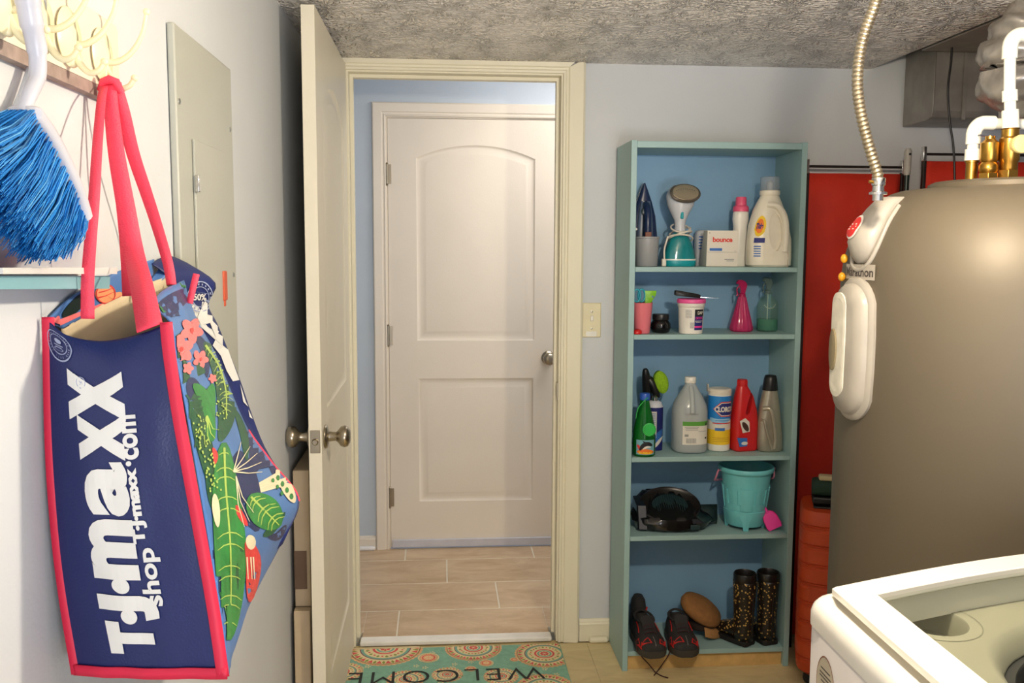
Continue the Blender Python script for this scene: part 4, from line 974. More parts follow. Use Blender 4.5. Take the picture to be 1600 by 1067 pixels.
# handles
def strap(pxs, w0, w1, name='handle'):
    pts = spline([bagpt(*q)-BO for q in pxs], 6); N = len(pts)-1; hv = []
    for i, p in enumerate(pts):
        t = (pts[min(i+1, N)]-pts[max(i-1, 0)]).normalized(); hv.append(t.cross(Vector((.15, -1, 0))).normalized()*(w0+(w1-w0)*i/N))
    return MB().strip(pts, hv).build(name, CORAL, bag, solid=.0016, smooth=60)
strap([(163, 133, 1.142), (158, 160, 1.10), (152, 230, 1.05), (147, 310, 1.015), (141, 380, 1.0), (137, 440, 1.0), (137, 498, 1.0)], .0045, .0068)
strap([(172, 132, 1.14), (174, 170, 1.135), (182, 240, 1.12), (196, 320, 1.105), (208, 390, 1.09), (222, 450, 1.02), (234, 512, .965)], .0070, .0135)
strap([(178, 131, 1.145), (192, 175, 1.15), (208, 240, 1.17), (228, 300, 1.20), (245, 352, 1.23), (262, 410, 1.25), (268, 445, 1.24)], .0085, .0062)
strap([(170, 133, 1.142), (176, 180, 1.14), (186, 260, 1.14), (196, 340, 1.145), (202, 400, 1.12), (206, 462, 1.11)], .0070, .0105)
strap([(307, 428, 1.345), (302, 448, 1.34), (296, 474, 1.335)], .0045, .0045, 'handle_end')
kp = atY(172, 133, 1.14)-BO
MB().tube([kp+Vector((-.013, .004, -.006)), kp+Vector((-.007, 0, .004)), kp+Vector((0, -.002, .006)), kp+Vector((.007, 0, .004)), kp+Vector((.012, .004, -.008))], [.004, .005, .0055, .005, .004], 10).build('handle_fold', CORAL, bag, smooth=60)

# ================================================================== welcome mat
MX0, MX1, MY0, MY1, MZ = -.352, .431, 2.70, 3.172, .006
mt_ = thing('door_mat', (0, 0, 0), 'green welcome mat printed with round red and cream medallions before the doorway', 'door mat')
B((MX0, MY0, .0006), (MX1, MY1, MZ)).build('mat_base', M('sage_green_mat', (128, 176, 152), .75, var=.1, scale=60, bump=.4, bscale=500), mt_, bevel=.002)
def clip2(shape):
    vs, fs = shape; bm = bmesh.new(); vv = [bm.verts.new((x, y, 0)) for x, y in vs]
    for f in fs: bm.faces.new([vv[i] for i in f])
    for co, no in (((MX0+.003, 0, 0), (-1, 0, 0)), ((MX1-.003, 0, 0), (1, 0, 0)), ((0, MY0+.003, 0), (0, -1, 0)), ((0, MY1-.003, 0), (0, 1, 0))):
        bmesh.ops.bisect_plane(bm, geom=bm.verts[:]+bm.edges[:]+bm.faces[:], plane_co=co, plane_no=no, clear_outer=True)
    bm.verts.index_update(); out = ([(v.co.x, v.co.y) for v in bm.verts], [tuple(v.index for v in f.verts) for f in bm.faces]); bm.free(); return out
MC, MR_, MG, MT, MP, MK = M('mat_cream', (226, 208, 160), .8), M('mat_red', (216, 84, 84), .8), M('mat_olive', (132, 146, 60), .8), M('mat_teal', (118, 170, 150), .8), M('mat_peach', (234, 180, 130), .8), M('mat_plum', (140, 70, 90), .8)
layers = {}
def putl(mat, lv, shape): layers.setdefault((mat.name, lv), [mat, []])[1].append(shape)
def petals(cx, cy, r0, r1, n, hw, kind='tri', ph=0):
    out = []
    for k in range(n):
        a = 2*PI*(k+ph)/n; ca, sa = math.cos(a), math.sin(a); P_ = lambda r, t: (cx+r*ca-t*sa, cy+r*sa+t*ca)
        if kind == 'tri': out.append(([P_(r0, 0), P_(r1, -hw), P_(r1, hw)], [(0, 1, 2)]))
        elif kind == 'drop': out.append(([P_(r0, 0), P_(r0+(r1-r0)*.6, -hw), P_(r1, 0), P_(r0+(r1-r0)*.6, hw)], [(0, 1, 2, 3)]))
        else: out.append(([P_(r0+(r1-r0)*.5+hw*math.cos(q), hw*math.sin(q)) for q in [2*PI*i/10 for i in range(10)]], [tuple(range(10))]))
    return join2(*out)
def medallion(cx, cy, R, n, rim=MP):
    putl(rim, 0, ell2(R, R, cx, cy, 48)); putl(rim, 0, petals(cx, cy, R-.008, R+.008, n*2, R*.09, 'dot'))
    putl(MC, 1, ell2(R*.98, R*.98, cx, cy, 48))
    putl(MR_, 2, petals(cx, cy, R*.78, R*.95, n, R*.085, 'tri')); putl(MG, 2, petals(cx, cy, R*.78, R*.97, n, R*.05, 'drop', .5))
    putl(MK, 2, ring2(R*.70, R*.73, cx, cy, 44)); putl(MT, 2, ring2(R*.62, R*.70, cx, cy, 44)); putl(MC, 3, ell2(R*.62, R*.62, cx, cy, 40))
    putl(MG, 4, petals(cx, cy, R*.45, R*.58, n//2+2, R*.05, 'drop')); putl(MR_, 4, petals(cx, cy, R*.44, R*.56, n//2+2, R*.035, 'dot', .5))
    putl(MR_, 4, ring2(R*.30, R*.37, cx, cy, 32)); putl(MT, 4, ring2(R*.2, R*.26, cx, cy, 28)); putl(MR_, 5, petals(cx, cy, R*.03, R*.18, 8, R*.05, 'drop'))
medallion(-.20, 3.17, .125, 22); medallion(.115, 3.155, .095, 22); medallion(.365, 3.09, .098, 20); medallion(-.335, 3.00, .065, 14); medallion(-.12, 2.93, .06, 14); medallion(.02, 2.955, .05, 12); medallion(.20, 2.93, .055, 14)
medallion(-.25, 2.80, .10, 20); medallion(.08, 2.78, .10, 20); medallion(.34, 2.84, .09, 20)
for x, y, r in ((-.045, 3.085, .038), (.155, 3.03, .026), (.255, 3.05, .016), (-.34, 3.11, .016), (.10, 2.99, .02)):
    putl(MC, 6, ring2(r*.85, r, x, y, 24)); putl(MP, 6, ell2(r*.8, r*.8, x, y, 24)); putl(MR_, 7, ring2(r*.5, r*.62, x, y, 20)); putl(MC, 7, petals(x, y, r*.1, r*.45, 6, r*.1, 'drop')); putl(MR_, 7, petals(x, y, r*.62, r*.8, 10, r*.05, 'dot'))
rs = random.Random(8)
for k in range(46):
    x, y = rs.uniform(MX0, MX1), rs.uniform(MY0, MY1); putl(MC, 0, petals(x, y, .002, .012, 5, .003, 'drop')) if not any(math.hypot(x-a, y-b) < c for a, b, c in ((-.2, 3.17, .14), (.115, 3.155, .11), (.365, 3.09, .115))) else None
NMS = {'mat_cream': 'cream_print', 'mat_red': 'red_print', 'mat_olive': 'olive_print', 'mat_teal': 'teal_print', 'mat_peach': 'peach_print', 'mat_plum': 'plum_print'}
for (nm, lv), (mat, sh) in layers.items():
    decal(NMS[nm], clip2(join2(*sh)), lambda u, v, lv=lv: (u, v, MZ+.0003+.00018*lv), mat, mt_)
vs, fs = text2('WELCOME', w=.66, h=.085, bold=-.012, space=1.15)
decal('lettering', (vs, fs), lambda u, v: (.018-u, 2.944-v, MZ+.0024), M('mat_black_lettering', (24, 30, 28), .7), mt_)

# ================================================================== things on the bookcase shelves
def put(name, px, shelf, Y, label, cat, group=None, rz=0):
    z = SH[shelf-1]; p = atY(px, {1: 412, 2: 516, 3: 702, 4: 825, 5: 1005}[shelf], Y)
    return thing(name, (p.x, Y, z+.0006), label, cat, group, rz)
FR = -105
# ---- shelf 1: iron, grey cup, steamer, roll, dryer sheet box, pink capped bottle, detergent jug
ir = put('clothes_iron', 1006, 1, 3.12, 'dark blue steam iron standing upright at the left end of the top shelf', 'iron')
BLU = M('dark_blue_plastic', (34, 50, 84), .25); 
so = [(0, .046), (.02, .050), (.10, .049), (.17, .041), (.22, .027), (.26, .012), (.283, .002)]
MB().loft([[(-w_, .030, z), (w_, .030, z), (w_, .036, z), (-w_, .036, z)] for z, w_ in so]).build('soleplate', CHROME, ir, smooth=0)
MB().sup([(z, 0, .012+.004*i/6, w_*.97, .020-.010*i/6, 2.6) for i, (z, w_) in enumerate(so)], 28).build('body', BLU, ir, smooth=60)
MB().sup([(z, 0, -.008, w_*.6, .008, 2.4) for z, w_ in so[:5]], 24).build('top_shell', M('slate_blue_plastic', (82, 98, 122), .3), ir, smooth=60)
MB().tube(spline([(0, -.006, .21), (0, -.030, .20), (0, -.046, .16), (0, -.046, .09), (0, -.036, .03), (0, -.012, .008)], 5), .0125, 14).build('handle', BLU, ir, smooth=60)
MB().lathe([(.017, 0), (.017, .006), (.012, .010)], 20, (0, -.0135, .185), 'y').build('steam_dial', CHROME, ir)
B((-.011, -.062, .075), (.011, -.056, .115)).build('handle_badge', M('copper_plastic', (140, 84, 64), .4), ir, bevel=.002)
MB().lathe([(.004, -.012), (.005, 0), (.004, .006)], 10, (-.034, -.018, .125), 'y').build('spray_button', WHT, ir)
cp = put('measuring_cup', 1010, 1, 3.005, 'small frosted grey cup in front of the iron', 'cup')
MB().lathe([(.034, 0), (.0365, .002), (.040, .092), (.0425, .093), (.0425, .098), (.0395, .098), (.0375, .09), (.0345, .006), (.001, .005)], 36, cap=False).build('cup_body', M('frosted_grey_plastic', (158, 160, 162), .35, trans=.12, var=0), cp, smooth=50)
stm = put('garment_steamer', 1061, 1, 3.04, 'white and teal handheld garment steamer with its cord wrapped around the neck', 'steamer')
MB().sup([(0, 0, 0, .052, .034, 2.6), (.012, 0, 0, .056, .037, 2.6), (.02, 0, 0, .0555, .0365, 2.6)], 36).build('foot', TEALP, stm, smooth=50)
MB().sup([(.02, 0, 0, .056, .037, 2.6), (.0245, 0, 0, .056, .037, 2.6)], 36).build('base_line', WHT, stm, smooth=50)
MB().sup([(.0245, 0, 0, .0545, .036, 2.5), (.05, 0, 0, .050, .034, 2.4), (.08, 0, 0, .040, .030, 2.2), (.105, 0, 0, .027, .024, 2.1), (.115, 0, 0, .02, .02, 2)], 36).build('water_tank', M('teal_clear_plastic', (24, 132, 138), .12, coat=.5), stm, smooth=60)
WG = M('light_grey_plastic', (196, 200, 206), .3)
MB().sup([(.112, 0, 0, .021, .021, 2), (.135, 0, 0, .017, .018, 2), (.155, 0, 0, .020, .020, 2), (.18, .0, .004, .032, .030, 2), (.205, .002, .008, .045, .040, 2), (.235, .004, .012, .050, .042, 2), (.258, .008, .016, .045, .034, 2), (.272, .010, .020, .030, .022, 2)], 36).build('steam_head', WG, stm, smooth=70)
hm = Matrix.Translation((.008, -.024, .240)) @ Matrix.Rotation(math.radians(58), 4, 'X')
MB().sup([(0, 0, 0, .050, .036, 2.1), (.006, 0, 0, .052, .037, 2.1), (.010, 0, 0, .048, .034, 2.1)], 36).xf(hm).build('head_rim', M('bronze_grey_rim', (120, 112, 104), .3, .6), stm, smooth=50)
hp2 = MB().sup([(.0095, 0, 0, .045, .031, 2.1), (.012, 0, 0, .043, .029, 2.1)], 36).xf(hm).build('steam_plate', M('champagne_plate', (206, 192, 168), .3, .8), stm, smooth=30)
for k in range(9): MB().lathe([(.0013, .0119), (.0013, .0124)], 6, (-.030+.0075*k, .012-.0004*(k-4)**2, 0)).xf(hm).build('steam_hole', INK, hp2)
B((-.005, -.026, .158), (.006, -.018, .184)).build('trigger', TEALP, stm, bevel=.003)
for k in range(4):
    ph = k*1.1; MB().tube([((.031+.008*k*.5)*math.cos(a), (.029+.003*k)*math.sin(a)-.002, .128-.012*k+.014*math.sin(a*1+ph)) for a in [2*PI*i/30 for i in range(30)]], .0030, 8, closed=True).build('cord', M('cream_cord', (226, 218, 204), .45), stm, smooth=70)
MB().tube(spline([(-.045, -.02, .10), (-.058, -.028, .06), (-.060, -.036, .03), (-.062, -.040, .018)], 6), .0030, 8).build('cord', M('cream_cord', (226, 218, 204), .45), stm, smooth=70)
B((-.070, -.050, 0), (-.056, -.034, .026)).build('plug', M('cream_cord', (226, 218, 204), .45), stm, bevel=.003)
rl = put('lotion_bottle', 1098, 1, 3.145, 'grey white bottle with a blue printed label half hidden behind the dryer sheet box', 'bottle')
MB().sup([(0, 0, 0, .028, .02, 3), (.1, 0, 0, .031, .022, 3), (.118, 0, 0, .028, .018, 3), (.124, 0, 0, .018, .012, 2.5)], 28).build('bottle_body', WG, rl, smooth=50)
decal('label_print', join2(*[rect2(.022, .004, -.012, .06+.010*k, 2) for k in range(5)]), frontmap(-.0235, 0), BLUEI, rl)
bo = put('dryer_sheet_box', 1128, 1, 3.0, 'small white dryer sheet box with red lettering on the top shelf', 'box', rz=math.radians(-3))
hw, H_ = .053, .120
MB().add([(-hw, 0, 0), (hw, 0, 0), (hw, .10, 0), (-hw, .10, 0), (-hw+.002, 0, H_), (hw, 0, H_), (hw, .055, H_), (-hw+.002, .055, H_), ], [(0, 3, 2, 1), (4, 5, 6, 7), (0, 1, 5, 4), (1, 2, 6, 5), (2, 3, 7, 6), (3, 0, 4, 7)]).build('carton', M('white_card', (226, 220, 208), .6, var=.02), bo, bevel=.001)
vs, fs = text2('bounce', w=.066, h=.017, bold=.03, cx=0, cy=.090, space=.95)
decal('lettering', (vs, [f for f in fs]), frontmap(-.0012, 0), M('bright_red_ink', (222, 50, 40), .6), bo)
decal('blue_band', rect2(.042, .0085, -.022, .057), frontmap(-.001, 0), BLUEI, bo); decal('fold_line', rect2(.1, .0008, 0, .048), frontmap(-.001, 0), GREY, bo)
decal('small_print', join2(rect2(.032, .0025, .024, .024), rect2(.025, .0025, .027, .019), rect2(.008, .001, .043, .052)), frontmap(-.001, 0), GREY, bo)
decal('hang_hole', ell2(.0015, .0015, -.044, .112), frontmap(-.001, 0), INK, bo)
pb = put('softener_bottle', 1155, 1, 3.075, 'white bottle with a bright pink cap behind the dryer sheet box', 'bottle')
MB().sup([(0, 0, 0, .026, .022, 2.6), (.006, 0, 0, .029, .024, 2.5), (.07, 0, 0, .029, .024, 2.4), (.11, 0, 0, .025, .021, 2.3), (.135, 0, 0, .024, .020, 2.2), (.16, 0, 0, .0275, .022, 2.2), (.182, 0, 0, .0265, .021, 2), (.186, 0, 0, .024, .02, 2)], 32).build('bottle_body', WHT, pb, smooth=60)
MB().lathe([(.0265, .186), (.0265, .200), (.024, .204), (.019, .207), (.018, .232), (.016, .235)], 32).build('cap', PINK, pb, smooth=40)
jg = put('detergent_jug', 1200, 1, 3.01, 'large white laundry detergent jug with a clear cap at the right end', 'jug')
JW = M('jug_white_plastic', (232, 226, 210), .32)
jb_ = MB().sup([(0, 0, 0, .066, .040, 3), (.006, 0, 0, .073, .046, 3), (.03, .0, 0, .0745, .047, 3), (.09, .0, 0, .073, .046, 2.8), (.14, -.003, 0, .066, .043, 2.6), (.19, -.004, 0, .052, .036, 2.4), (.215, -.003, 0, .041, .031, 2.2), (.232, -.002, 0, .033, .028, 2), (.24, -.002, 0, .030, .027, 2)], 44).build('jug_body', JW, jg, smooth=60)
# grip recess: carve on the front right
cut(jb_, MB().loft([[(.008+.024*math.cos(a)+x_, y_, .115+.062*math.sin(a)-.35*(.024*math.cos(a))) for a in [2*PI*i/20 for i in range(20)]] for x_, y_ in ((0, -.075), (-.002, -.031))]))
MB().tube(spline([(-.018, -.026, .205), (.012, -.036, .200), (.036, -.039, .165), (.043, -.040, .11), (.040, -.041, .05)], 6), [.010]*31 if False else .0115, 12).build('grip', JW, jg, smooth=70)
MB().lathe([(.0325, .238), (.0335, .242), (.0335, .252), (.031, .254)], 32, (-.002, 0, 0)).build('collar', JW, jg)
clr = M('clear_cap_plastic', (210, 216, 222), .08, trans=.72, var=0, tint=(232, 238, 242))
MB().lathe([(.0315, .254), (.0325, .297), (.030, .299), (.001, .299)], 32, (-.002, 0, 0), cap=False).build('clear_cap', clr, jg, smooth=40)
MB().lathe([(.010, .254), (.011, .28), (.004, .286)], 20, (-.002, 0, 0)).build('pour_spout', M('clear_inner', (220, 222, 224), .2, trans=.4, var=0), jg)
jm = lambda dz, e: (lambda u, v: (-.0735*1.0+.028+u*.8-.0, -.0405-e-.006*((u+.02)/.03), .10+dz+v))
def jlab(eps):      # wraps around the left front corner of the jug
    def f(u, v):
        z = .10+v; t = z
        hwx = .0745-(max(0, z-.09)*.28); a = math.radians(232)+u/.052
        rx, ry = hwx+eps, .0465+eps
        c, s2 = math.cos(a), math.sin(a); return (rx*math.copysign(abs(c)**.7, c)-.002*(z > .12), ry*math.copysign(abs(s2)**.7, s2), z)
    return f
decal('label_yellow', ell2(.020, .034, 0, .035), jlab(.0014), YELI, jg, slic=.006); decal('label_orange', ell2(.013, .024, 0, .035), jlab(.0022), M('ink_orange', (236, 120, 40), .6), jg, slic=.006)
decal('lettering', text2('Tide', w=.026, h=.019, bold=.05, cx=0, cy=.035), jlab(.0032), NAVYI, jg, slic=.006)
decal('label_blue', rect2(.032, .016, .004, -.012), jlab(.0016), NAVYI, jg); decal('label_print', join2(*[rect2(.022, .0035, 0, -.032-.008*k) for k in range(5)]), jlab(.0016), BLUEI, jg)
decal('level_window', rect2(.0022, .115, .052, .055), frontmap(-.0405, 0), M('thin_brown_line', (186, 160, 140), .5), jg)

# ---- shelf 2
pc = put('pink_cup', 1003, 2, 3.0, 'pink plastic cup holding scissors at the left end of the second shelf', 'cup')
PKL = M('light_pink_plastic', (236, 128, 140), .4)
MB().lathe([(.024, 0), (.026, .002), (.034, .100), (.035, .102), (.0335, .103), (.0325, .1), (.0245, .006), (.001, .005)], 32, cap=False).build('cup_body', PKL, pc, smooth=50)
scs = put('scissors', 1000, 2, 3.0, 'scissors with turquoise looped handles standing in the pink cup', 'scissors'); scs.location.z += .008
TQ = M('turquoise_plastic', (40, 168, 190), .35)
for s_, x in ((1, .004), (-1, -.014)):
    lp_ = [(x+.0115*math.cos(a), .004*s_, .118+.021*math.sin(a)) for a in [2*PI*i/22 for i in range(22)]]
    MB().tube(lp_, .0032, 8, closed=True).build('handle_loop', TQ, scs, smooth=70)
    B((x*.4-.003, .004*s_-.001, .0), (x*.4+.003, .004*s_+.001, .099)).build('blade', CHROME, scs)
sg = put('green_scoop', 1014, 2, 3.004, 'lime green plastic scoop handle sticking out of the pink cup', 'scoop'); sg.location.z += .008
sg.location.x -= .010
LG = M('lime_plastic', (128, 196, 30), .4)
g1 = MB().loft([[(x-hw_-.0, -.003, z), (x+hw_, -.003, z), (x+hw_, .003, z), (x-hw_, .003, z)] for x, z, hw_ in ((-.005, .0, .006), (-.003, .08, .007), (.006, .098, .012), (.012, .12, .019), (.013, .134, .020))]).build('scoop_body', LG, sg, bevel=.002)
cut(g1, MB().lathe([(.0038, -.01), (.0038, .01)], 14, (.020, 0, .114), 'y'))
rv = put('red_plastic_clip', 994, 2, 2.972, 'small glossy red oval clip lying before the pink cup', 'clip')
MB().sup([(0, .004, -.002, .013, .012, 2.2), (.006, .004, -.002, .016, .014, 2.2), (.012, .004, -.002, .013, .011, 2), (.016, .004, -.002, .005, .004, 2)], 24).build('clip_body', RED, rv, smooth=60)
cj = put('black_jar', 1032, 2, 3.02, 'small round glossy black jar with a black lid on the second shelf', 'jar')
BG = M('black_glass', (12, 12, 14), .08)
MB().lathe([(.022, 0), (.030, .004), (.0345, .018), (.034, .030), (.028, .040), (.025, .043)], 36).build('jar_body', BG, cj, smooth=70)
MB().lathe([(.0275, .043), (.0285, .046), (.0285, .060), (.027, .063)], 36).build('lid', BLK, cj, smooth=40)
dt = put('spackle_tub', 1079, 2, 2.99, 'white plastic tub with a pink lid and dark label on the second shelf', 'tub')
MB().lathe([(.037, 0), (.039, .002), (.0425, .088), (.0445, .090), (.0455, .098), (.0455, .103)], 40).build('tub_body', WHT, dt, smooth=40)
MB().lathe([(.0475, .1025), (.048, .104), (.048, .113), (.0455, .116), (.044, .1135), (.001, .1135)], 40, cap=False).build('lid', M('hot_pink_lid', (236, 90, 160), .4), dt, smooth=40)
def tubmap(e): return lambda u, v: ((.0392+v*.041+e)*math.cos(math.radians(-84)+u/.04), (.0392+v*.041+e)*math.sin(math.radians(-84)+u/.04), .0+v)
decal('label_back', rect2(.034, .068, .014, .048, nx=10), tubmap(.0006), NAVYI, dt); decal('label_top', rect2(.034, .022, .014, .0715, nx=10), tubmap(.001), INK, dt)
decal('lettering', text2('DAP', w=.020, h=.011, bold=.04, cx=.016, cy=.0715), tubmap(.0016), PAPER, dt, slic=.006)
decal('pink_lettering', text2('DRYDEX', w=.028, h=.008, bold=.03, cx=.014, cy=.054), tubmap(.0016), M('ink_magenta', (226, 60, 150), .6), dt, slic=.006)
decal('pink_band', rect2(.034, .006, .014, .025, nx=10), tubmap(.001), M('ink_magenta', (226, 60, 150), .6), dt); decal('white_line', join2(rect2(.03, .002, .014, .044, nx=8), rect2(.022, .0015, .012, .040, nx=8)), tubmap(.0011), PAPER, dt); dt.children[-1]['kind'] = 'stuff'
decal('barcode_print', join2(*[rect2(.0012, .020, -.016+.0022*k, .030) for k in range(6)], *[rect2(.020, .0012, -.022, .080-.0035*k, nx=6) for k in range(8)]), tubmap(.0008), GREY, dt)
kn = put('putty_knife', 1079, 2, 2.99, 'black handled putty knife lying on top of the pink lidded tub', 'putty knife'); kn.location.z += .1168
MB().loft([[(x, y_, z) for y_, z in ((-.010*k, c), (.010*k, c), (.011*k, c+.008*q), (.008*k, c+.015*q), (-.008*k, c+.015*q), (-.011*k, c+.008*q))] for x, k, c, q in ((-.058, .7, .012, .8), (-.054, 1, .010, 1.2), (-.02, .9, .006, 1.1), (.02, .8, .002, .9), (.030, .6, .001, .7))]).build('handle', BLK, kn, smooth=40, bevel=.001)
MB().loft([[(x, -w_, z), (x, w_, z), (x, w_, z+.0012), (x, -w_, z+.0012)] for x, w_, z in ((.028, .006, .004), (.05, .010, .003), (.088, .016, .001))]).build('blade', CHROME, kn, smooth=0)
def spray_head(t, z, mat, k=1.0, lever=True, fl=1):
    c = MB().lathe([(.0135*k, 0), (.0135*k, .014*k), (.010*k, .017*k)], 24, (0, 0, z)).build('collar', mat, t)
    MB().loft([[(fl*(x+dx*.5)*k, y_*k, z+zz*k) for x, y_, zz in ((dx, -.007, 0), (dx, .007, 0))] for dx in (0,)] if False else [[(fl*a[0]*k, a[1]*k, z+a[2]*k) for a in ((x0_, -.0075, z_), (x1_, -.0075, z_), (x1_, .0075, z_), (x0_, .0075, z_))] for z_, x0_, x1_ in ((.015, -.008, .010), (.030, -.008, .013), (.042, -.011, .017), (.054, -.017, .017), (.064, -.021, .010), (.070, -.019, -.002))]).build('sprayer_head', mat, t, smooth=40, bevel=.002*k)
    MB().lathe([(.0055*k, 0), (.0055*k, .006*k)], 12, (-.0215*k*fl-(.003*k if fl > 0 else -.003*k), 0, z+.059*k), 'x').build('nozzle', mat, t)
    if lever: MB().tube(spline([(-.012*k*fl, 0, z+.046*k), (-.020*k*fl, 0, z+.038*k), (-.022*k*fl, 0, z+.026*k), (-.019*k*fl, 0, z+.014*k), (-.023*k*fl, 0, z+.006*k)], 4), .0033*k, 8).build('trigger', mat, t, smooth=60)
ps = put('pink_spray_bottle', 1158, 2, 3.06, 'ribbed translucent pink spray bottle on the second shelf', 'spray bottle')
PT = M('clear_pink_plastic', (226, 70, 130), .15, trans=.45, var=0, tint=(246, 150, 186))
rings = []
for z, r in ((0, .034), (.004, .0385), (.014, .039), (.05, .030), (.09, .0195), (.112, .0145), (.118, .013)):
    rings.append([((r+.0009*math.cos(14*a))*math.cos(a), (r+.0009*math.cos(14*a))*math.sin(a), z) for a in [2*PI*i/84 for i in range(84)]])
MB().loft(rings).build('bottle_body', PT, ps, smooth=60)
spray_head(ps, .116, M('magenta_plastic', (170, 22, 84), .3), .86)
MB().tube([(0, 0, .01), (0, 0, .115)], .0018, 8).build('dip_tube', WHT, ps)
cs = put('clear_spray_bottle', 1198, 2, 3.065, 'clear spray bottle a quarter full of green liquid on the second shelf', 'spray bottle')
CLP = M('clear_bottle_plastic', (150, 178, 170), .08, trans=.80, var=0, tint=(226, 240, 234))
MB().lathe([(.033, 0), (.036, .004), (.036, .088), (.032, .102), (.022, .114), (.013, .120), (.0125, .13)], 36).build('bottle_body', CLP, cs, smooth=60)
MB().lathe([(.030, .003), (.034, .006), (.034, .042), (.001, .0421)], 36, cap=False).build('green_liquid', M('green_liquid', (60, 170, 140), .05, trans=.55, var=0, tint=(120, 214, 180)), cs, smooth=50)
MB().tube(spline([(-.022, -.026, .092), (-.012, -.031, .082), (.006, -.032, .082), (.018, -.028, .094)], 5), .0014, 6).build('moulded_ring', WHT, cs, smooth=60)
spray_head(cs, .128, M('clear_grey_plastic', (120, 140, 138), .15, trans=.55, var=0, tint=(200, 216, 210)), .82)
MB().tube([(0, 0, .01), (0, 0, .13)], .0016, 8).build('dip_tube', WHT, cs)

# ---- shelf 3
gb = put('bubble_bottle', 1006, 3, 2.985, 'green bottle with a killer whale picture at the left end of the third shelf', 'bottle')
GT = M('clear_green_plastic', (20, 120, 44), .12, trans=.35, var=0, tint=(80, 190, 90))
MB().lathe([(.034, 0), (.038, .004), (.0385, .05), (.036, .09), (.028, .13), (.019, .165), (.015, .185), (.015, .192)], 40).build('bottle_body', GT, gb, smooth=60)
MB().lathe([(.0175, .190), (.018, .194), (.018, .208), (.016, .212)], 28).build('cap', M('blue_cap', (44, 92, 190), .35), gb, smooth=40)
gmap = lambda z0, e: cylmap(.0385, z0, -94, e)
decal('label_sky', rect2(.066, .050, 0, 0, nx=14), gmap(.034, .0006), M('ink_sky', (120, 176, 190), .6), gb)
decal('label_sand', leafpoly([(-.030, -.016), (0, -.014), (.030, -.017)], .009), gmap(.034, .0010), M('ink_orange', (236, 120, 40), .6), gb, slic=.006)
decal('label_red', leafpoly([(-.030, .008), (-.022, .0), (-.016, -.012)], .005), gmap(.034, .0011), COP, gb, slic=.006)
decal('whale_black', join2(leafpoly([(-.020, -.010), (-.008, .006), (.008, .012), (.024, .006)], .008), poly2([(-.004, .012), (-.012, .024), (.006, .016)])), gmap(.034, .0015), INK, gb, slic=.006); gb.children[-1]['kind'] = 'stuff'
decal('whale_white', leafpoly([(-.010, -.006), (.004, .002), (.018, .001)], .0035), gmap(.034, .002), PAPER, gb, slic=.006)
decal('lettering', text2('BUBBLES', w=.044, h=.007, bold=.04, cx=0, cy=-.018), gmap(.034, .002), YELI, gb, slic=.006)
MB().lathe([(.022, 0), (.0225, .004), (.019, .006), (.018, .004), (.001, .004)], 28, (.008, -.0375, .095), 'y').build('round_button', M('bright_green_plastic', (60, 190, 90), .3), gb, smooth=50)
MB().tube(spline([(.010, -.012, .200), (-.006, -.026, .192), (-.028, -.026, .165), (-.034, -.022, .13)], 5), .0015, 6).build('green_loop', M('bright_green_plastic', (60, 190, 90), .3), gb)
bs = put('aerosol_can', 1021, 3, 3.07, 'blue and white aerosol can behind the green bottle', 'can')
MB().lathe([(.028, 0), (.030, .002), (.030, .150), (.029, .154), (.024, .166), (.014, .172)], 36).build('can_body', M('white_enamelled_can', (214, 218, 228), .3), bs, smooth=40)
bmap = lambda e: cylmap(.030, 0, -100, e)
decal('label_blue', rect2(.06, .150, .012, .076, nx=16), bmap(.0005), M('ink_deep_blue', (24, 34, 110), .5), bs)
decal('label_white', rect2(.026, .092, -.006, .092, nx=8), bmap(.0009), PAPER, bs); decal('label_print', join2(*[rect2(.020, .0022, -.006, .130-.007*k, nx=4) for k in range(12)]), bmap(.0013), BLUEI, bs)
decal('label_swoosh', leafpoly([(.004, .02), (.014, .05), (.034, .075)], .012), bmap(.001), BLUEI, bs, slic=.006); decal('label_swoosh_white', leafpoly([(.0, .012), (.016, .032), (.036, .050)], .006), bmap(.0014), PAPER, bs, slic=.006)
MB().lathe([(.012, .172), (.012, .184), (.006, .19)], 20).build('valve_cap', CHROME, bs)
dbr = put('dish_brush', 1013, 3, 3.10, 'black handled scrubbing brush with a lime green sponge head behind the green bottle', 'brush')
MB().tube(spline([(.006, .012, .0), (-.004, .0, .12), (-.012, -.012, .20), (-.020, -.025, .262), (-.024, -.03, .282)], 6), [.007+.009*math.sin(PI*i/24) for i in range(25)], 12).build('handle', BLK, dbr, smooth=60)
MB().tube(spline([(-.014, -.016, .25), (.006, -.02, .225), (.024, -.022, .18)], 5), [.012, .014, .015, .016, .017, .017, .016, .015, .013, .011, .008], 12).build('grip', BLK, dbr, smooth=60)
MB().loft([[(cx+rx*math.cos(a)-.32*rz*math.sin(a)*0, y_, .235+rz*math.sin(a)*1-.35*rx*math.cos(a)) for a in [2*PI*i/28 for i in range(28)]] for y_, rx, rz, cx in ((-.036, .020, .030, .034), (-.030, .026, .038, .034), (-.012, .026, .038, .034), (-.006, .021, .032, .034))]).build('sponge', M('lime_sponge', (140, 186, 30), .9, var=.2, scale=200, bump=.8, bscale=400), dbr, smooth=50)
gj = put('gallon_jug', 1076, 3, 3.045, 'clear plastic gallon jug with a white cap and white label', 'jug')
CJ = M('cloudy_clear_plastic', (214, 220, 220), .18, trans=.45, var=0, tint=(232, 238, 240))
jr = []
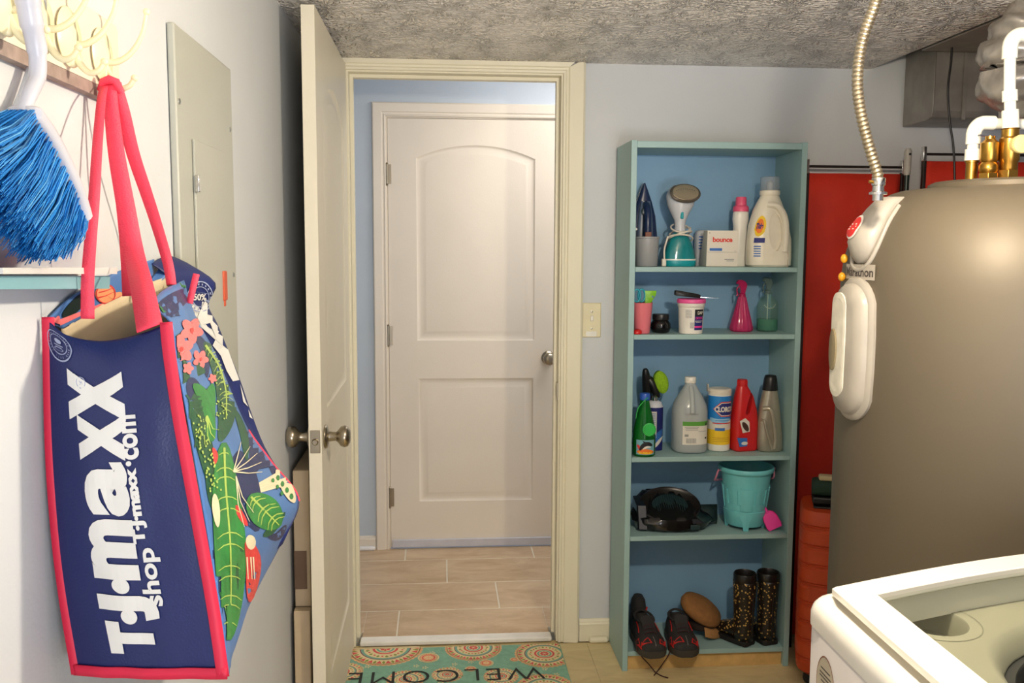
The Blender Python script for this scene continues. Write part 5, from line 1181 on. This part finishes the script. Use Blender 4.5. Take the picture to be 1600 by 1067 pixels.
for z, r, p in ((0, .052, 2.6), (.004, .058, 2.6), (.012, .0595, 2.6), (.14, .0595, 2.6), (.165, .055, 2.5), (.195, .040, 2.3), (.222, .024, 2.1), (.232, .0185, 2), (.238, .017, 2)): jr.append((z, 0, 0, r, r*.95, p))
MB().sup(jr, 44).build('jug_body', CJ, gj, smooth=60)
MB().tube(spline([(-.002, -.018, .225), (-.003, -.036, .20), (-.005, -.053, .165), (-.005, -.058, .14)], 6), .0085, 12).build('grip_ridge', CJ, gj, smooth=70)
MB().lathe([(.017, .236), (.0195, .238), (.0195, .243), (.0185, .244), (.0195, .245), (.0195, .256), (.018, .258)], 28).build('cap', WHT, gj, smooth=40)
def jm3(e):
    def f(u, v):
        a = math.radians(-84)+u/.058; c, s_ = math.cos(a), math.sin(a); return ((.0597+e)*math.copysign(abs(c)**.77, c), (.0567+e)*math.copysign(abs(s_)**.77, s_), v)
    return f
decal('label', rect2(.088, .080, .006, .072, nx=18), jm3(.0006), PAPER, gj); decal('green_band', rect2(.088, .015, .006, .1045, nx=18), jm3(.0011), GRNI, gj)
decal('label_print', join2(*[rect2(w_, .0018, -.012, y_, nx=4) for w_, y_ in ((.036, .092), (.030, .088), (.032, .083))], *[rect2(.0012, .017, -.024+.0022*k, .046) for k in range(11)], rect2(.034, .0015, .022, .078, nx=4), rect2(.012, .008, -.024, .064, nx=2)), jm3(.0012), GREY, gj)
decal('black_marks', join2(ell2(.004, .006, .036, .102, 12), rect2(.010, .006, .036, .054, nx=2)), jm3(.0016), INK, gj)
decal('stamped_print', text2('distilled', w=.034, h=.006, bold=.02, cx=-.014, cy=.138), jm3(.0012), GREY, gj, slic=.006)
wp = put('wipes_canister', 1122, 3, 3.055, 'tall disinfecting wipes canister with blue, white and yellow label', 'canister')
MB().lathe([(.036, 0), (.0385, .002), (.039, .005), (.039, .195), (.038, .198)], 40).build('canister_body', WHT, wp, smooth=40)
MB().lathe([(.0385, .197), (.0395, .198), (.0395, .212), (.036, .216), (.001, .217)], 40, cap=False).build('lid', M('cream_white_lid', (226, 220, 206), .35), wp, smooth=40)
MB().box((-.044, -.012, .205), (-.030, .008, .214)).box((-.046, -.010, .205), (-.041, .006, .232)).build('flip_cap', M('clear_flip', (214, 206, 196), .15, trans=.3, var=0), wp, bevel=.002); wp.children[-1]['kind'] = 'stuff'
cmap = lambda e: cylmap(.039, 0, -98, e)
decal('label_blue', rect2(.118, .085, 0, .150, nx=28), cmap(.0004), M('ink_bright_blue', (30, 130, 210), .5), wp); decal('label_white', rect2(.118, .034, 0, .092, nx=28), cmap(.0004), PAPER, wp)
decal('label_yellow', rect2(.118, .052, 0, .050, nx=28), cmap(.0004), YELI, wp)
decal('label_sweep', leafpoly([(-.040, .115), (-.01, .104), (.04, .112)], .010), cmap(.0008), M('ink_pale_blue', (150, 200, 232), .5), wp, slic=.006)
hexa = [(-.036, .148), (-.008, .174), (.036, .174), (.05, .148), (.036, .122), (-.008, .122)]
decal('logo_red', poly2([(x+.008, y) for x, y in hexa]), cmap(.0010), REDI, wp, slic=.006); decal('logo_white', poly2([((x-.005)*.93+.013, (y-.148)*.88+.148) for x, y in hexa]), cmap(.0015), PAPER, wp, slic=.006); decal('logo_navy', poly2([((x-.005)*.86+.013, (y-.148)*.78+.148) for x, y in hexa]), cmap(.0020), NAVYI, wp, slic=.006)
decal('lettering', text2('CLOROX', w=.070, h=.019, bold=.05, cx=.014, cy=.148), cmap(.0026), PAPER, wp, slic=.006)
decal('red_print', join2(rect2(.07, .0035, .006, .099, nx=12)), cmap(.0009), REDI, wp); decal('blue_print', join2(rect2(.034, .010, -.002, .078, nx=8), rect2(.05, .0025, .006, .108, nx=8)), cmap(.0009), BLUEI, wp)
decal('small_print', join2(*[rect2(.06, .0018, .004, .048-.006*k, nx=8) for k in range(3)]), cmap(.0009), M('ink_ochre', (196, 150, 40), .6), wp)
rj = put('red_cleaner_bottle', 1161, 3, 3.045, 'red carpet cleaner bottle with a loop handle on the third shelf', 'bottle', rz=math.radians(8))
rb_ = MB().sup([(0, 0, 0, .040, .028, 4), (.005, 0, 0, .044, .032, 4), (.10, 0, 0, .044, .032, 4), (.14, 0, 0, .041, .030, 3.4), (.19, -.004, 0, .032, .024, 3), (.218, -.010, 0, .021, .019, 2.6), (.225, -.011, 0, .018, .017, 2.3)], 40).build('bottle_body', RED, rj, smooth=50)
cut(rb_, MB().loft([[(.008+.30*(.17-z_)*-1+q*.006, y_, z_) for q, z_ in ((-1, .205), (-1.5, .17), (-1.3, .135), (0, .125), (1.3, .135), (1.2, .17), (.6, .205))][::1] for y_ in (-.06, .06)]))
MB().lathe([(.0185, .224), (.019, .228), (.0185, .245), (.016, .248)], 8, (-.011, 0, 0)).build('cap', RED, rj, smooth=20)
decal('label_blue', poly2([(-.040, .05), (-.002, .048), (-.002, .02), (-.030, .018)]), frontmap(-.0329, 0), BLUEI, rj); decal('label_photo', poly2([(-.032, .108), (-.012, .118), (.004, .104), (.006, .07), (-.02, .066)]), frontmap(-.0330, 0), PAPER, rj)
decal('label_dark_mark', leafpoly([(-.022, .104), (-.010, .088), (.000, .072)], .009), frontmap(-.0336, 0), M('ink_brown', (70, 44, 36), .6), rj); decal('label_white_mark', ell2(.012, .006, -.012, .030), frontmap(-.0336, 0), PAPER, rj)
sb_ = put('silver_bottle', 1200, 3, 3.03, 'silver grey detergent bottle with a tall black cap at the right end', 'bottle')
SIL = M('silver_plastic', (166, 160, 144), .3, .45)
MB().sup([(0, .004, 0, .040, .026, 2.8), (.005, .004, 0, .044, .029, 2.8), (.05, .003, 0, .044, .029, 2.6), (.11, .0, 0, .040, .028, 2.5), (.16, 0, 0, .034, .026, 2.4), (.19, 0, 0, .029, .024, 2.2), (.212, 0, 0, .025, .022, 2)], 40).build('bottle_body', SIL, sb_, smooth=60)
MB().lathe([(.026, .212), (.0265, .215), (.022, .252), (.019, .262), (.016, .264)], 32).build('cap', BLK, sb_, smooth=40)
MB().tube(spline([(-.030, -.020, .150), (-.008, -.030, .150), (.004, -.033, .11), (.012, -.034, .05), (.010, -.033, .012)], 6), .0075, 12).build('grip', SIL, sb_, smooth=70)
MB().tube(spline([(-.034, -.012, .110), (-.026, -.026, .108), (-.020, -.030, .08), (-.004, -.030, .03), (.004, -.031, .010)], 6), .0050, 12).build('grip_ridge', SIL, sb_, smooth=70)

# ---- shelf 4
pt = put('wrapped_tray', 1048, 4, 3.06, 'black tray with a ribbed centre wrapped in a shiny black plastic bag', 'wrapped tray')
BB_ = M('shiny_black_film', (16, 15, 17), .16, coat=.5)
random.seed(21)
def crinkled(name, secs, mat, par, amp, n=56, smooth=35):
    rg = []
    for i, q in enumerate(secs):
        base = sring(*q, n=n); cx, cy = q[1], q[2]
        rg.append([(x+(x-cx)*.0+random.uniform(-amp, amp)+amp*1.2*math.sin(j*.9+i*1.7), y+random.uniform(-amp, amp), z+random.uniform(-amp, amp)*.6) for j, (x, y, z) in enumerate(base)])
    return MB().loft(rg).build(name, mat, par, smooth=smooth)
crinkled('bag_film', [(.003, 0, 0, .10, .07, 2.4), (.008, 0, 0, .125, .085, 2.4), (.03, 0, 0, .142, .088, 2.4), (.045, -.004, .004, .138, .086, 2.4), (.065, -.010, .022, .118, .066, 2.4), (.092, -.012, .045, .10, .040, 2.4), (.112, -.012, .062, .08, .02, 2.4)], BB_, pt, .0022)
tl2 = Matrix.Translation((-.008, -.014, .080)) @ Matrix.Rotation(math.radians(34), 4, 'X')
MB().lathe([(.098, -.016), (.106, -.006), (.108, 0), (.104, .004), (.095, -.004), (.001, -.005)], 56, cap=False).xf(tl2 @ Matrix.Diagonal((1, .76, 1, 1))).build('tray', M('black_tray', (26, 22, 22), .3), pt, smooth=50)
hx = MB()
hx.lathe([(.064, -.004), (.062, .0), (.001, .001)], 40, cap=False).xf(tl2 @ Matrix.Diagonal((1, .76, 1, 1)))
hx.build('ribbed_centre', M('dark_teal_ribs', (24, 50, 54), .5), pt)
for k in range(-7, 8):
    w_ = math.sqrt(max(0, .060**2-(k*.0078)**2)); B((k*.0078-.0012, -w_*.76, .0), (k*.0078+.0012, w_*.76, .0035)).xf(tl2).build('rib', M('dark_teal_ribs', (24, 50, 54), .5), pt)
MB().loft([[(.125+dx, y_*f_, z_) for y_, z_ in ((-.06, .02), (0, .075), (.06, .03), (0, .004))] for dx, f_ in ((-.03, 1), (-.005, .75), (.030, .25), (.040, .1))]).build('twisted_end', BB_, pt, smooth=20)
MB().loft([[(-.10+dx, y_*f_, z_) for y_, z_ in ((-.07, .01), (-.04, .085), (.04, .10), (.06, .03), (0, .004))] for dx, f_ in ((.0, 1), (-.012, .95), (-.026, .9), (-.03, .8))]).build('folded_end', BB_, pt, smooth=20)
B((.045, -.093, .012), (.078, -.090, .030)).build('bag_tab', M('dark_teal_ribs', (24, 50, 54), .5), pt, bevel=.002)
bu = put('castle_bucket', 1163, 4, 3.045, 'turquoise toy castle sand bucket on the fourth shelf', 'bucket')
TB = M('turquoise_bucket', (112, 196, 204), .4)
MB().lathe([(.060, .030), (.062, .028), (.086, .196), (.093, .200), (.095, .205), (.095, .214), (.092, .217), (.088, .214), (.083, .198), (.059, .035), (.001, .034)], 56, cap=False).build('pail', TB, bu, smooth=45)
MB().lathe([(.0635, .012), (.0655, .014), (.074, .066), (.0715, .068)], 56, cap=False).build('lower_wall', TB, bu, smooth=45)
def wallpiece(name, a0, a1, z0, z1, t=.0028, taper=0):
    rad = lambda z: .062+(z-.028)*.1430
    n = 6; rings = []
    for z, k in ((z0, 1-taper), (z1, 1)):
        am = (a0+a1)/2; aa = [am+(a-am)*k for a in [a0+(a1-a0)*i/n for i in range(n+1)]]
        rings.append([((rad(z)+t)*math.cos(a), (rad(z)+t)*math.sin(a), z) for a in aa]+[((rad(z)-.001)*math.cos(a), (rad(z)-.001)*math.sin(a), z) for a in aa[::-1]])
    return MB().loft(rings).build(name, TB, bu, smooth=20)
for k in range(4):
    a = math.radians(-105+90*k)
    wallpiece('castle_tower', a-.27, a+.27, .070, .150, .0045, .25)
    for s_ in (-.34, .34): wallpiece('battlement', a+PI/4+s_*.8-.10, a+PI/4+s_*.8+.10, .085, .142, .0035)
    wallpiece('castle_wall', a+.30, a+PI/2-.30, .062, .092, .003)
    # pointed foot tower
    MB().loft([[(r*math.cos(a+q), r*math.sin(a+q), z) for q, r in ((-w_, r0), (0, r0+.002), (w_, r0), (w_, r0-.010), (-w_, r0-.010))] for z, w_, r0 in ((0, .13, .066), (.03, .17, .069), (.060, .34, .073), (.066, .36, .0725))]).build('corner_foot', TB, bu, smooth=20)
PKH = M('pale_pink_plastic', (232, 150, 180), .4)
for s_ in (-1, 1): MB().lathe([(.006, 0), (.0065, .004), (.004, .009)], 12, (s_*.094, 0, .204), 'x').xf(Matrix.Translation((0, 0, 0))).build('handle_pin', PKH, bu)
MB().tube(spline([(-.098, 0, .204), (-.104, .012, .17), (-.092, .055, .15), (-.05, .094, .145), (0, .103, .143), (.05, .094, .145), (.092, .055, .15), (.104, .012, .17), (.098, 0, .204)], 5), .0035, 8).build('bail_handle', PKH, bu, smooth=60)
so_ = put('toy_shovel', 1209, 4, 2.975, 'bright pink toy sand shovel standing beside the turquoise bucket', 'shovel')
so_.location.z += .0085
HP = M('hot_pink_plastic', (238, 54, 160), .35)
sm = Matrix.Translation((.006, 0, .001)) @ Matrix.Rotation(math.radians(-24), 4, 'Y') @ Matrix.Rotation(math.radians(-22), 4, 'X')
shp = [(0, .024), (.012, .027), (.04, .026), (.056, .020), (.064, .010)]
MB().loft([[(-w_, -.004, z), (-w_+.003, .001, z), (w_-.003, .001, z), (w_, -.004, z), (w_, -.001, z), (w_-.004, .004, z), (-w_+.004, .004, z), (-w_, -.001, z)] for z, w_ in shp]).xf(sm).build('blade', HP, so_, smooth=30)
MB().tube([(0, .002, .058), (0, .002, .078), (0, .002, .088)], [.006, .0055, .007], 12).xf(sm).build('handle', HP, so_)

# ---- shelf 5: sneakers, cap, boots
SK = M('black_mesh_fabric', (42, 40, 40), .8, var=.12, bump=.5, bscale=500); SOLE = M('dark_rubber_sole', (58, 54, 48), .7); SKR = M('sneaker_red', (196, 36, 34), .55); LIN = M('dark_shoe_lining', (20, 19, 20), .9)
def sneaker(px, Y, lb, rz=0, k=1.0, dx=0, extra=True):
    t = put('sneaker', px, 5, Y, lb, 'shoe', 'pair of black and red sneakers' if extra else None, rz)
    # local: toe at -y ; centre of foot at 0
    fo_ = [(-.118, .020), (-.110, .034), (-.085, .046), (-.05, .050), (-.01, .045), (.03, .040), (.07, .040), (.10, .037), (.118, .024)]
    def ringy(y, w_, z0, z1): return [(w_*math.cos(a), y, z0+(z1-z0)*(.5+.5*math.sin(a))) for a in [2*PI*i/24 for i in range(24)]]
    so2 = MB().loft([[(x_, y*k, z) for x_, z in ((-w_*k, .004), (-w_*k*1.02, .020), (-w_*k, .028), (w_*k, .028), (w_*k*1.02, .020), (w_*k, .004), (w_*k*.8, 0), (-w_*k*.8, 0))] for y, w_ in fo_]).build('sole', SOLE, t, smooth=40)
    hs = [.040, .054, .064, .072, .092, .104, .108, .104, .085]
    up_ = MB().loft([[( (w_*.96*k)*math.copysign(abs(math.cos(a))**.8, math.cos(a)), (y*.97)*k, .022+(h-.022)*max(0, math.sin(a))**.75 if math.sin(a) > 0 else .022) for a in [2*PI*(i+.5)/28 for i in range(28)]] for (y, w_), h in zip(fo_, hs)]).build('upper', SK, t, smooth=60)
    cut(up_, MB().sphere((0, .050*k, .118), (.027*k, .058*k, .062), 20, 12))
    MB().sphere((0, .050*k, .060), (.025*k, .052*k, .006), 16, 6).build('insole', LIN, t)
    MB().loft([[(x_*w_, y, z+.006*(1-abs(x_))) for x_ in (-1, -.5, 0, .5, 1)]+[(x_*w_, y+.004, z-.004) for x_ in (1, .5, 0, -.5, -1)] for y, z, w_ in ((-.045*k, .070, .018), (-.02*k, .090, .021), (.0, .108, .022), (.008, .122, .019))]).build('tongue', SK, t, smooth=60)
    MB().tube(spline([(-.024*k, .012, .100), (-.030*k, .05, .098), (-.024*k, .09, .102), (0, .108*k, .108), (.024*k, .09, .102), (.030*k, .05, .098), (.024*k, .012, .100)], 5), .0048, 10).build('collar_padding', SK, t, smooth=60)
    for i in range(4):
        y = (-.048+.015*i)*k; z = .076+.0085*i; MB().tube([(-.020, y, z-.004), (-.01, y-.002, z+.003), (.01, y+.003, z+.003), (.020, y, z-.004)], .0021, 6).build('lace', M('dark_red_lace', (60, 24, 26), .8), t, smooth=60)
    bmu = bmesh.new(); bmu.from_mesh(up_.data); bv = BVHTree.FromBMesh(bmu)
    def side(s_):
        def f(u, v):
            h = bv.ray_cast(Vector((s_*.03+u*s_*.0, -.3, .03)), Vector((0, 0, 1))) if False else bv.find_nearest(Vector((s_*(.048-abs(v)*.10), u*k, .030+v)))
            return h[0]+Vector((s_*.0012, -.0010, .0008))
        return f
    tri = lambda a, b, c, w_: join2(line2([a, b], w_), line2([b, c], w_), line2([c, a], w_))
    for s_ in (-1, 1):
        d_ = decal('red_stripe', tri((-.095, .006), (-.045, .004), (-.050, .030), .0030), side(s_), SKR, t, slic=.006); d_['kind'] = 'stuff'
        decal('red_flash', leafpoly([(-.100, .002), (-.080, .008), (-.06, .006)], .004), side(s_), SKR, t, slic=.006)
        MB().tube(spline([tuple(side(s_)(-.03, .05)), tuple(side(s_)(-.0, .060)), tuple(side(s_)(.04, .066))], 5), .0016, 6).build('red_piping', SKR, t)
    def topf(u, v): h = bv.ray_cast(Vector((u, v*k, .3)), Vector((0, 0, -1))); return (h[0] if h[0] else Vector((u, v, .06)))+Vector((0, -.0005, .0012))
    for pts_ in (((-.040, -.088), (-.008, -.100), (-.014, -.070)), ((.040, -.092), (.020, -.102), (.024, -.078))):
        d_ = decal('red_toe_mark', tri(*pts_, .0026), topf, SKR, t, slic=.006); d_['kind'] = 'stuff'
    t.scale = (1.04, .84, .86)
    decal('grey_toe_line', rect2(.0022, .045, .004, -.088, nx=1, ny=8), topf, M('reflective_grey', (120, 112, 110), .4), t)
    return t
sneaker(1011, 2.99, 'left one of the two front facing black and red sneakers, its lace hanging down', math.radians(3))
sneaker(1063, 2.99, 'right one of the two front facing black and red sneakers, beside the brown cap', math.radians(-2))
od = put('loose_shoe', 997, 5, 3.125, 'dark shoe with red edging mostly hidden behind the left sneaker', 'shoe')
MB().sup([(0, 0, 0, .030, .045, 2.5), (.03, 0, 0, .031, .046, 2.5), (.07, 0, .005, .028, .040, 2.3), (.11, 0, .01, .024, .030, 2.2), (.125, 0, .012, .016, .02, 2)], 28).build('upper', SK, od, smooth=60)
MB().tube(spline([(-.02, -.032, .03), (.005, -.046, .06), (.022, -.035, .10)], 5), .003, 8).build('red_piping', SKR, od)
# loose shoelace falling over the shelf edge to the floor
lc_ = [atY(*q) for q in ((994, 1000, 2.935), (995, 1012, 2.925), (1003, 1026, 2.93), (1014, 1038, 2.935))]+[atZ(1024, 1050, .004), atZ(1034, 1056, .003), atZ(1044, 1059, .003)]
l2 = [atY(*q) for q in ((1046, 1003, 2.93), (1046, 1020, 2.928), (1036, 1036, 2.93))]+[atZ(1029, 1046, .004), atZ(1022, 1055, .003)]
lt = tag(bpy.data.objects.new('shoelace', None), 'dark red shoelace trailing from the left sneaker over the shelf edge to the floor', 'shoelace'); C.objects.link(lt); lt.location = lc_[0]
for q in (lc_, l2): MB().tube(spline([p-lc_[0] for p in q], 6), .0020, 8).build('lace_end', M('dark_red_lace', (60, 24, 26), .8), lt, smooth=60)
ca = put('suede_cap', 1100, 5, 3.07, 'brown suede cap tipped between the sneakers and the boots', 'cap')
ca.location.z += .026
SUE = M('brown_suede', (142, 98, 54), .9, var=.12, scale=60, bump=.4, bscale=300)
cm = Matrix.Translation((-.012, .0, .068)) @ Matrix.Rotation(math.radians(28), 4, 'Y') @ Matrix.Rotation(math.radians(24), 4, 'X')
MB().sup([(-.016, 0, 0, .078, .060, 2.1), (-.006, 0, 0, .083, .064, 2.1), (.010, -.004, 0, .078, .060, 2.1), (.022, -.008, 0, .060, .045, 2), (.028, -.010, 0, .02, .015, 2)], 40).xf(cm).build('crown', SUE, ca, smooth=70)
pk_ = []
for i in range(15):
    a = math.radians(-75+150*i/14); r0, r1 = .078, .116
    pk_.append([cm @ Vector((r*math.cos(a)*(1.0), r*math.sin(a)*.8, -.018-.010*(r-r0)/.03-.006*math.cos(a))) for r in (r0, .085, .098, r1)])
MB().grid(pk_).build('brim', M('tan_suede', (170, 124, 74), .9, var=.1, scale=60), ca, solid=.004, smooth=60)
MB().sup([(.001, -.01, .0, .040, .036, 2.2), (.012, -.012, 0, .050, .044, 2.2), (.032, -.014, .004, .046, .04, 2.2)], 30).build('inner_band', M('dark_cloth_band', (48, 34, 28), .9), ca, smooth=60)
LEO = dots_mat('gold_dotted_black_rubber', (26, 22, 20), (196, 158, 84), 88, .30, .35)
def boot(px, Y, lb, rz):
    t = put('rain_boot', px, 5, Y, lb, 'boot', 'pair of gold dotted rain boots', rz); t.scale = (.9, .9, .97)
    # local: heel at -y (towards the room), toe toward +y
    MB().loft([[(w_*math.cos(a), yc+l_*math.sin(a), z) for a in [2*PI*i/28 for i in range(28)]] for z, w_, l_, yc in ((.016, .037, .04, .0), (.05, .036, .040, .0), (.09, .034, .038, -.002), (.15, .037, .041, -.002), (.225, .041, .045, -.002), (.235, .0415, .0455, -.002))], False, False).build('shaft', LEO, t, solid=.003, smooth=60)
    MB().loft([[(w_*math.cos(a), y, .014+(h-.014)*(.5+.5*math.sin(a))) for a in [2*PI*i/24 for i in range(24)]] for y, w_, h in ((.005, .034, .085), (.035, .035, .082), (.07, .037, .068), (.10, .036, .056), (.122, .026, .046), (.132, .012, .034))]).build('foot', LEO, t, smooth=60)
    MB().loft([[(x_, y, z) for x_, z in ((-w_, .001), (-w_, .018), (w_, .018), (w_, .001))] for y, w_ in ((-.040, .022), (-.034, .034), (.0, .038), (.07, .041), (.115, .034), (.136, .016))]).build('sole', M('black_rubber', (20, 18, 17), .6), t, bevel=.002, smooth=40)
    MB().lathe([(.0425, .226), (.044, .228), (.044, .256), (.041, .262), (.038, .256), (.037, .20)], 32, (0, -.002, 0), cap=False).build('rim_band', M('black_rubber_gloss', (22, 20, 19), .35), t, smooth=60)
    B((-.004, -.0475, .03), (.004, -.040, .235)).build('back_seam', M('black_rubber', (20, 18, 17), .6), t, bevel=.002)
    return t
boot(1160, 2.995, 'left one of the two black rain boots with gold dots', math.radians(34))
boot(1196, 3.0, 'right one of the two black rain boots with gold dots', math.radians(12))
